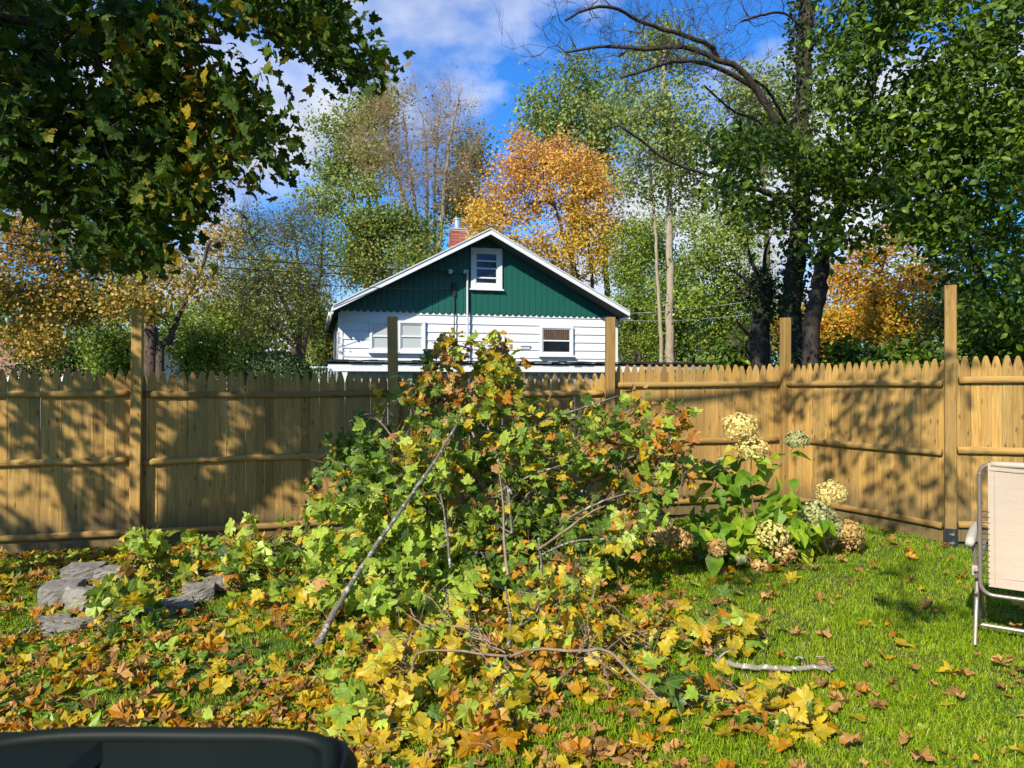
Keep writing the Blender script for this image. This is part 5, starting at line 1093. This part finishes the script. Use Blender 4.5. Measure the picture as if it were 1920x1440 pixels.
# ================================================================== STONE BLOCKS
def build_stones():
    t = NT('concrete_block'); p = t.pos(); oi = t.n('ShaderNodeObjectInfo')
    n1 = t.noise(p, 9, 6, .7); n2 = t.noise(p, 90, 4, .7)
    c = t.ramp(n1, [(.3, (0.16, 0.14, 0.11)), (.6, (0.33, 0.30, 0.25)), (.8, (0.45, 0.42, 0.35))]); c = t.mix(t.math('MULTIPLY', n2, .5), c, (0.10, 0.09, 0.075)); c = t.mix(t.math('MULTIPLY', oi.outputs['Random'], .35), c, (0.16, 0.15, 0.14))
    m = t.done(t.bsdf(c, .92, .15, bump=n2, bstr=.9, bdist=.012))
    def block(px, py, w, d, h, rot, label, lift=0.0, tilt=0):
        g = ground_at(px, py); z = lift - .01
        n = 9; r = random.Random(px); V = []; 
        u = np.linspace(-1, 1, n)
        faces = []; grid = {}
        def vert(i, j, k):
            key = (i, j, k)
            if key not in grid:
                x, y, zz = u[i], u[j], u[k]; e = .055
                v = np.array([x, y, zz]); L = np.abs(v); over = np.sort(L)[1]
                f = 1 - .05 * (np.sum(L ** 8) - 1) * .5
                v = v * f * np.array([w / 2, d / 2, h / 2])
                if j < n // 2 + 1: v[0] *= 1.0
                v += np.array([r.gauss(0, .003), r.gauss(0, .0035), r.gauss(0, .003)])
                v[1] += -.022 * math.cos(x * 1.5) if y < 0 else 0
                grid[key] = len(V); V.append(v)
            return grid[key]
        for a in range(n - 1):
            for b in range(n - 1):
                for q in (0, n - 1):
                    for f in (lambda i, j: (i, j, q), lambda i, j: (i, q, j), lambda i, j: (q, i, j)):
                        ids = [vert(*f(a, b)), vert(*f(a + 1, b)), vert(*f(a + 1, b + 1)), vert(*f(a, b + 1))]; faces.append(ids)
        V = np.array(V); Rm = np.array(Matrix.Rotation(rot, 3, 'Z') @ Matrix.Rotation(tilt, 3, 'X')); V = V @ Rm.T
        V += np.array([g[0], g[1] + d * .5, z + h / 2])
        o = single('stone_block', V, [np.array(faces)], m, label, 'stone', group='concrete blocks left of the pile')
        import bmesh
        bm = bmesh.new(); bm.from_mesh(o.data); bmesh.ops.recalc_face_normals(bm, faces=bm.faces); bm.to_mesh(o.data); bm.free()
    block(96, 1146, .24, .26, 0.176, .25, 'large rough grey block at the left end of the stones')
    block(146, 1150, .22, .2, 0.160, -.35, 'tilted tan block leaning against the large grey block', 0, -.25)
    block(112, 1192, .24, .2, 0.068, .1, 'flat block lying lowest in the front of the stones')
    block(190, 1180, .22, .2, 0.064, .2, 'flat block partly under the fresh green sprig')
    block(144, 1105, .28, .22, 0.104, .15, 'long low block behind the large grey block', .07)
    block(205, 1108, .26, .2, 0.136, -.1, 'square block farthest back in the row of stones', .03)
    block(88, 1178, .18, .16, 0.056, .4, 'small flat block under the large grey block')
    block(322, 1152, .20, .2, 0.080, .45, 'split grey block right of the upright leaf spray')
    block(362, 1128, .22, .2, 0.104, .35, 'smooth grey block leaning behind the split one')
    block(398, 1112, .2, .2, 0.104, .2, 'shaded block at the right end of the stones')
    block(285, 1165, .2, .18, 0.056, 0, 'low block half hidden in leaves below the leaf spray')
build_stones()

# ================================================================== FOLDING CHAIR
def build_chair():
    o = np.array([2.83, 4.52, 0.03]); f = np.array([.6, .8]); r = np.array([.8, -.6])
    def T(V):
        V = np.asarray(V, float); return np.column_stack([o[0] + V[:, 0] * r[0] + V[:, 1] * f[0], o[1] + V[:, 0] * r[1] + V[:, 1] * f[1], o[2] + V[:, 2]])
    mt = paint_mat('bronze_tube', (0.24, 0.19, 0.155), .35, .1, (0.2, 0.17, .14), .5, metal=.35); mf = NT('beige_fabric')
    co = mf.pos(); wv = mf.noise(co, 420, 2); n = mf.noise(co, 6, 4)
    mf = mf.done(mf.bsdf(mf.mix(mf.math('MULTIPLY', n, .25), (0.44, 0.35, 0.26), (0.37, 0.29, 0.215)), .8, .2, bump=mf.math('ADD', wv, mf.math('MULTIPLY', mf.noise(mf.mapping(co, (3, 3, 9)), 2.5, 3), 3.0)), bstr=.25, bdist=.006))
    mp = paint_mat('beige_plastic', (0.40, 0.36, 0.29), .45, .1); mc = paint_mat('brown_cord', (0.05, 0.035, 0.03), .7, .1); mk = paint_mat('dark_cover', (0.03, 0.028, 0.026), .7, .1)
    t = thing('folding_chair', 'beige fabric folding lounge chair with bronze tube frame at the right edge', 'chair', (o[0], o[1], .03))
    Wd = .58
    # back frame: loop leaning slightly; x across, y forward, z up
    def loop(x0, x1, z0, z1, y0, y1, rr):
        pts = []
        for cx, cz, a0 in ((x0 + rr, z1 - rr, math.pi), (x1 - rr, z1 - rr, math.pi / 2), (x1 - rr, z0 + rr, 0), (x0 + rr, z0 + rr, -math.pi / 2)):
            for q in np.linspace(0, 1, 7): a = a0 - q * math.pi / 2; pts.append((cx + rr * math.cos(a), cz + rr * math.sin(a)))
        pts.append(pts[0]); pts.append(pts[1]); return np.array([[x, y0 + (y1 - y0) * (z - z0) / (z1 - z0), z] for x, z in pts])
    def yb(z): return .05 - .07 * (z - .30) / .8
    MB().tube(T(loop(.0, Wd, .29, 1.09, .05, -.02, .07)), .0125, 10).part('back_frame', mt, t, smooth=True)
    # fabric panel
    nx, nz_ = 14, 20; xs = np.linspace(.045, Wd - .045, nx); zs = np.linspace(.345, 1.098, nz_); V = []
    for s_ in (0, 1):
        for z in zs:
            for x in xs: V.append([x, yb(z) - .012 + .03 * math.sin((x - .045) / (Wd - .09) * math.pi) * math.sin((z - .345) / .755 * math.pi * .9) - (.004 if s_ == 0 else 0), z])
    i = (np.arange(nz_ - 1)[:, None] * nx + np.arange(nx - 1)[None]).ravel(); Q = np.column_stack([i, i + 1, i + nx + 1, i + nx])
    fb = part('back_panel', T(V), [np.vstack([Q, Q + nx * nz_])], mf, t, True)
    hm = MB().tube(T(np.array([[x, yb(1.06) - .018, 1.055] for x in np.linspace(.05, Wd - .05, 8)])), .0022, 4).tube(T(np.array([[.078, yb(z) - .017, z] for z in np.linspace(.36, 1.05, 8)])), .0018, 4).tube(T(np.array([[x, yb(.40) - .014, .405] for x in np.linspace(.05, Wd - .05, 8)])), .0018, 4)
    hm.part('hem', mp, fb)
    top = MB().tube(T(np.array([[x, -.02, 1.09] for x in np.linspace(.06, Wd - .06, 8)])), .0185, 8); top.part('top_sleeve', mf, fb, smooth=True)
    for side in (0, 1):
        xa, xb = (.0, .052) if side == 0 else (Wd, Wd - .052)
        for k, z in enumerate(np.linspace(.36, .80, 14)):
            MB().tube(T(np.array([[xa, yb(z) + .01, z - .006], [xa + (xb - xa) * .5, yb(z) - .016, z + .004], [xb, yb(z) - .017, z + .001]])), .0028, 5).part('lacing_cord', mc, t)
    # seat, arms, legs
    sl = np.array([[x, y, .40 + .10 * (y / .5) + (-.02 * math.sin(x / Wd * math.pi))] for y in np.linspace(.06, .55, 8) for x in np.linspace(.04, Wd - .04, 8)]); i = (np.arange(7)[:, None] * 8 + np.arange(7)[None]).ravel()
    part('seat', T(np.vstack([sl, sl - [0, 0, .006]])), [np.vstack([np.column_stack([i, i + 1, i + 9, i + 8])] * 1 + [np.column_stack([i, i + 8, i + 9, i + 1]) + 64])], mk, t, True)
    for x in (-.02, Wd + .02):
        MB().tube(T(np.array([[x, .02, .40], [x, .3, .45], [x, .6, .52]])), .0125, 8).part('seat_rail', mt, t)
        MB().tube(T(np.array([[x, .10, .43], [x, .05, .25], [x, -.05, .0]])), .0125, 9).part('leg', mt, t)
        MB().tube(T(np.array([[x, .02, .44], [x, .30, .24], [x, .60, .0]])), .0125, 9).part('leg', mt, t)
        s = MB(); ang = np.linspace(0, 1, 9)
        P = T(np.array([[x - .03, -.03 + .5 * q, .60 + .05 * q + .02 * math.sin(q * 3)] for q in ang])); s.tube(P, np.interp(ang, [0, .1, .8, 1], [.022, .03, .026, .018]), 8); s.part('armrest', mp, t, smooth=True)
        MB().tube(T(np.array([[x - .02, .05, .60], [x, .08, .42]])), .011, 8).part('arm_support', mt, t)
        MB().box(x - .025, x + .025, .06, .12, .395, .455, T).part('hinge', mp, t)
    MB().tube(T(np.array([[-.02, -.05, .012], [Wd + .02, -.05, .012]])), .0001, 4)
    MB().tube(T(np.array([[-.02, .30, .035], [Wd + .02, .30, .035]])), .013, 9).part('foot_bar', mt, t)
    for x in (-.02, Wd + .02): MB().tube(T(np.array([[x, .02, .30], [x, .30, .035]])), .009, 7).part('brace', mt, t)
build_chair()

# ================================================================== BIN NEAR THE CAMERA
def build_bin():
    t0 = NT('dark_plastic'); n = t0.noise(t0.pos(), 60, 4); n2 = t0.noise(t0.pos(), 5, 3)
    m = t0.done(t0.bsdf(t0.mix(n2, (0.004, 0.008, 0.006), (0.010, 0.014, 0.011)), 0.5, .10, bump=n, bstr=.12, bdist=.002))
    t = thing('wheeled_bin', 'dark green plastic wheeled bin, lid edge showing at the lower left', 'bin', (-.55, .68, 0))
    def rr(x0, x1, y0, y1, r, z, k=6):
        out = []; z = z + (.024 if z > 1 else 0)
        for cx, cy, a0 in ((x1 - r, y1 - r, 0), (x0 + r, y1 - r, math.pi / 2), (x0 + r, y0 + r, math.pi), (x1 - r, y0 + r, 1.5 * math.pi)):
            for q in np.linspace(0, 1, k): a = a0 + q * math.pi / 2; out.append((cx + r * math.cos(a), cy + r * math.sin(a), z))
        return np.array(out)
    def loft(rings, cap=True):
        n = len(rings[0]); V = np.vstack(rings); i = np.arange(len(rings) - 1)[:, None] * n; k = np.arange(n)[None]; k2 = (k + 1) % n
        Q = np.stack([i + k, i + k2, i + n + k2, i + n + k], -1).reshape(-1, 4); mb = MB().add(V, Q)
        kk = np.arange(1, n - 1); mb.F.setdefault(3, []).append(np.column_stack([np.full(n - 2, 0), kk, kk + 1]) + (len(rings) - 1) * n); mb.F[3].append(np.column_stack([np.full(n - 2, 0), kk + 1, kk])); return mb
    loft([rr(-.82, -.30, .45, .88, .05, .10), rr(-.86, -.25, .42, .93, .05, .6), rr(-.885, -.222, .40, .965, .05, 1.02), rr(-.905, -.205, .39, .985, .05, 1.022), rr(-.905, -.205, .39, .985, .05, 1.06)]).part('body', m, t, smooth=False)
    loft([rr(-.915, -.195, .38, .995, .055, 1.063), rr(-.915, -.195, .38, .995, .055, 1.095), rr(-.905, -.205, .39, .985, .05, 1.112), rr(-.87, -.24, .42, .95, .05, 1.120), rr(-.84, -.27, .45, .90, .05, 1.106), rr(-.80, -.31, .5, .86, .05, 1.10)]).part('lid', m, t, smooth=False)
    loft([rr(-.99, -.505, .72, .985, .02, 1.08), rr(-.99, -.505, .72, .985, .02, 1.112), rr(-.98, -.525, .73, .975, .02, 1.122)]).part('hinge_cover', m, t)
    rs = spline([(-.78, .80, 1.118), (-.70, .90, 1.140), (-.60, .952, 1.148), (-.40, .962, 1.146), (-.26, .955, 1.144), (-.222, .91, 1.136), (-.222, .80, 1.122)], 40)
    MB().tube(rs, .011, 10).part('lid_rib', m, t, smooth=True)
    MB().tube([[-.90, 1.02, 1.0], [-.22, 1.02, 1.0]], .016, 8).part('handle', m, t)
    for x in (-.80, -.31): MB().tube([[x - .025, .90, .11], [x + .025, .90, .11]], .11, 18).part('wheel', m, t)
    MB().tube([[-.83, .90, .11], [-.28, .90, .11]], .012, 8).part('axle', m, t)
    for x in (-.74, -.38): MB().box(x - .03, x + .03, .48, .54, 0, .105).part('foot', m, t)
build_bin()

# ================================================================== GRASS AND FALLEN LEAVES
def litter_density(x, y):
    px = 960 + F * x / y; py = 720 + F * EYE / y
    d = np.where(px < 700, 1.0, np.clip(1 - (px - 700) / 620, .05, 1))
    d = np.where((px > 900) & (py > 1270), np.clip(d, .13, .20), d); d = np.where((px > 1000) & (py > 1150) & (px < 1250), np.maximum(d, .55), d)
    d = np.where((py < 1110) & (px > 1100), .10, d); d = np.where((px > 1150) & (px < 1450) & (py > 1060) & (py < 1150), .30, d)
    return d
def build_grass():
    n = 470000; y = (rng.uniform(2.5 ** .55, 9.4 ** .55, n)) ** (1 / .55); x = rng.uniform(-.96, .96, n) * y
    fy = FENCE_Y(x); keep = (y < fy - .03) & (x > -6)
    keep &= ~((x > 3.25) & (y > 8.97 - (x - 3.25) * 2.2))
    dens = .52 + .48 * (1 - litter_density(x, y)); patch = .5 + .5 * np.sin(x * 1.9 + .5 * np.sin(y * 2.3)) * np.sin(y * 2.4 + 1)
    keep &= rng.uniform(size=n) < dens * (.72 + .28 * patch); x, y = x[keep], y[keep]; n = len(x)
    z = gz(x, y); h = rng.uniform(.022, .062, n) * (.8 + .3 * np.sin(x * 3.1) * np.sin(y * 2.7) + .3 * np.sin(x * 9.1 + y * 2) * np.sin(y * 8.3 + x)); w = rng.uniform(.0016, .0032, n); a = rng.uniform(0, 6.28, n); le = np.abs(rng.normal(0, .55, n)) + .15
    b = rng.uniform(0, 6.28, n); dx, dy = np.cos(a), np.sin(a); lx, ly = np.cos(b) * le * h, np.sin(b) * le * h
    V = np.empty((n, 5, 3)); wx, wy = dx * w, dy * w
    V[:, 0] = np.column_stack([x - wx, y - wy, z]); V[:, 1] = np.column_stack([x + wx, y + wy, z])
    V[:, 2] = np.column_stack([x + wx * .8 + lx * .4, y + wy * .8 + ly * .4, z + h * .65]); V[:, 3] = np.column_stack([x - wx * .8 + lx * .4, y - wy * .8 + ly * .4, z + h * .65]); V[:, 4] = np.column_stack([x + lx, y + ly, z + h * (1 - .25 * np.minimum(le, 1.5))])
    i = np.arange(n) * 5
    m = leaf_mat('grass_blade', [(0, (0.08, 0.16, 0.008)), (.35, (0.19, 0.32, 0.016)), (.72, (0.31, 0.42, 0.030)), (.86, (0.40, 0.44, 0.06)), (1, (0.50, 0.40, 0.16))], .4, .5, .3, clump=1.4, clump_amt=.4)
    o = part('grass', V.reshape(-1, 3), [np.column_stack([i, i + 1, i + 2, i + 3]), np.column_stack([i + 3, i + 2, i + 4])], m, None, kind='stuff'); tag(o, 'short bright green lawn grass in front of the fence', 'grass')
build_grass()

PLACES = [((-.62, 3.35), 'just beyond the dark bin'), ((-1.7, 3.4), 'at the lower left corner'), ((-2.9, 5.2), 'beside the stone blocks'), ((-1.18, 4.5), 'beside the long branch foot'), ((0.0, 3.8), 'under the forked golden branch'),
          ((1.5, 4.1), 'beside the lichen covered stick'), ((2.6, 4.6), 'beside the chair leg'), ((2.1, 6.3), 'below the hydrangea'), ((1.9, 3.3), 'at the lower right corner'), ((.75, 3.3), 'at the bottom edge right of centre'), ((.2, 4.7), 'in front of the pile'), ((-2.2, 4.2), 'between the stones and the bin'), ((1.3, 5.2), 'on open grass right of the pile'), ((2.9, 5.9), 'on open grass left of the chair'), ((1.15, 3.75), 'right of the forked branch'), ((.55, 3.45), 'nearest the viewer in the centre'), ((1.35, 3.0), 'nearest the viewer at the right'), ((-.9, 3.9), 'between bin and golden branch'), ((-1.5, 4.0), 'in the left foreground litter'), ((-2.3, 3.7), 'near the left edge'), ((-1.9, 4.8), 'in front of the stones'), ((-1.2, 3.4), 'above the middle of the bin'), ((1.6, 4.7), 'behind the lichen covered stick'), ((2.3, 3.9), 'on grass in front of the chair'), ((.9, 4.4), 'among the right yellow branch'), ((-2.4, 6.2), 'behind the stone blocks'), ((.4, 3.05), 'below the short forked twig'), ((-.3, 3.3), 'nearest the viewer left of centre')]
HUE = {'leaf_green': 'green', 'leaf_lime': 'yellow green', 'leaf_yellow': 'yellow', 'leaf_orange': 'orange', 'leaf_brown': 'brown'}
NEAR = {'leaf_green': 'a green one', 'leaf_lime': 'a lime one', 'leaf_yellow': 'a yellow one', 'leaf_orange': 'an orange one', 'leaf_brown': 'a brown one'}
def leaf_label(kind, p, size, curled, other):
    where = min(PLACES, key=lambda q: (q[0][0] - p[0]) ** 2 + (q[0][1] - p[1]) ** 2)[1]
    return ('large ' if size > .10 else 'small ' if size < .065 else '') + ('curled ' if curled else 'flat ') + HUE[kind] + ' leaf ' + where + ' by ' + NEAR[other]

def build_litter():
    n = 36000; y = rng.uniform(2.6 ** .8, 8.9 ** .8, n) ** (1 / .8); x = rng.uniform(-.94, .94, n) * y
    keep = (y < FENCE_Y(x) - .06) & (x > -6) & ~((x > 3.2) & (y > 8.8 - (x - 3.25) * 2.2)); lump = .62 + .55 * np.sin(x * 3.7 + 1.5 * np.sin(y * 2.9)) * np.sin(y * 4.1 + x) + .3 * np.sin(x * 9 + 2) * np.sin(y * 8); lump = np.where(960 + F * x / y > 880, .55 + .35 * lump, lump); keep &= rng.uniform(size=n) < litter_density(x, y) * np.where(960 + F * x / y < 760, .84, .54) * np.clip(lump, .12, 1.1)
    x, y = x[keep], y[keep]; n = len(x)
    px = 960 + F * x / y
    z = gz(x, y) + rng.uniform(.018, .05, n); P = np.column_stack([x, y, z]); M = frames(n, None, 2.4, .5); S = .035 + .08 * rng.uniform(0, 1, n) ** 1.5
    left = np.clip((1100 - px) / 500, 0, 1)
    pr = left[:, None] * np.array([.15, .17, .21, .18, .29]) + (1 - left)[:, None] * np.array([.02, .04, .12, .20, .62]); cs = np.cumsum(pr, 1); kk = (rng.uniform(size=n)[:, None] > cs).sum(1).clip(0, 4)
    S = np.where(kk == 4, S * .85, S); curl = rng.uniform(size=n) < np.where(kk == 4, .9, np.where(kk == 3, .6, .35))
    py = 720 + F * EYE / y; vis = (px > 5) & (px < 1915) & (py < 1435) & ~((px < 700) & (py > 1370))
    top = np.argsort(-np.where(vis, S / y, 0))[:300]; tm = np.zeros(n, bool); tm[top] = True
    for i in top:
        k = KINDS[kk[i]]; me = (CURL if curl[i] else LEAF)[k]; o = bpy.data.objects.new('fallen_leaf', me[rng.integers(len(me))]); COL.objects.link(o); o.matrix_basis = mat4(P[i], M[i], S[i])
        dd = ((P[:, :2] - P[i, :2]) ** 2).sum(1); dd[i] = 9; tag(o, leaf_label(k, P[i], S[i], curl[i], KINDS[kk[dd.argmin()]]), 'leaf', 'fallen leaves on the lawn')
    Vs, Fs, ms, off, uvs = [], [], [], 0, []
    for k in range(5):
        for c, tm_ in ((False, MAPLES), (True, CURLED)):
            m = ~tm & (kk == k) & (curl == c)
            if not m.any(): continue
            V, Fq = cloud_multi(P[m], M[m], S[m], tm_, uvs); Vs.append(V); Fs.append(Fq + off); ms.append(MAT[KINDS[k]]); off += len(V)
    o = part('leaf_litter', np.vstack(Vs), Fs, ms, None, kind='stuff', uv=np.vstack(uvs)); tag(o, 'mixed fallen maple leaves strewn over the lawn', 'leaves')
build_litter()
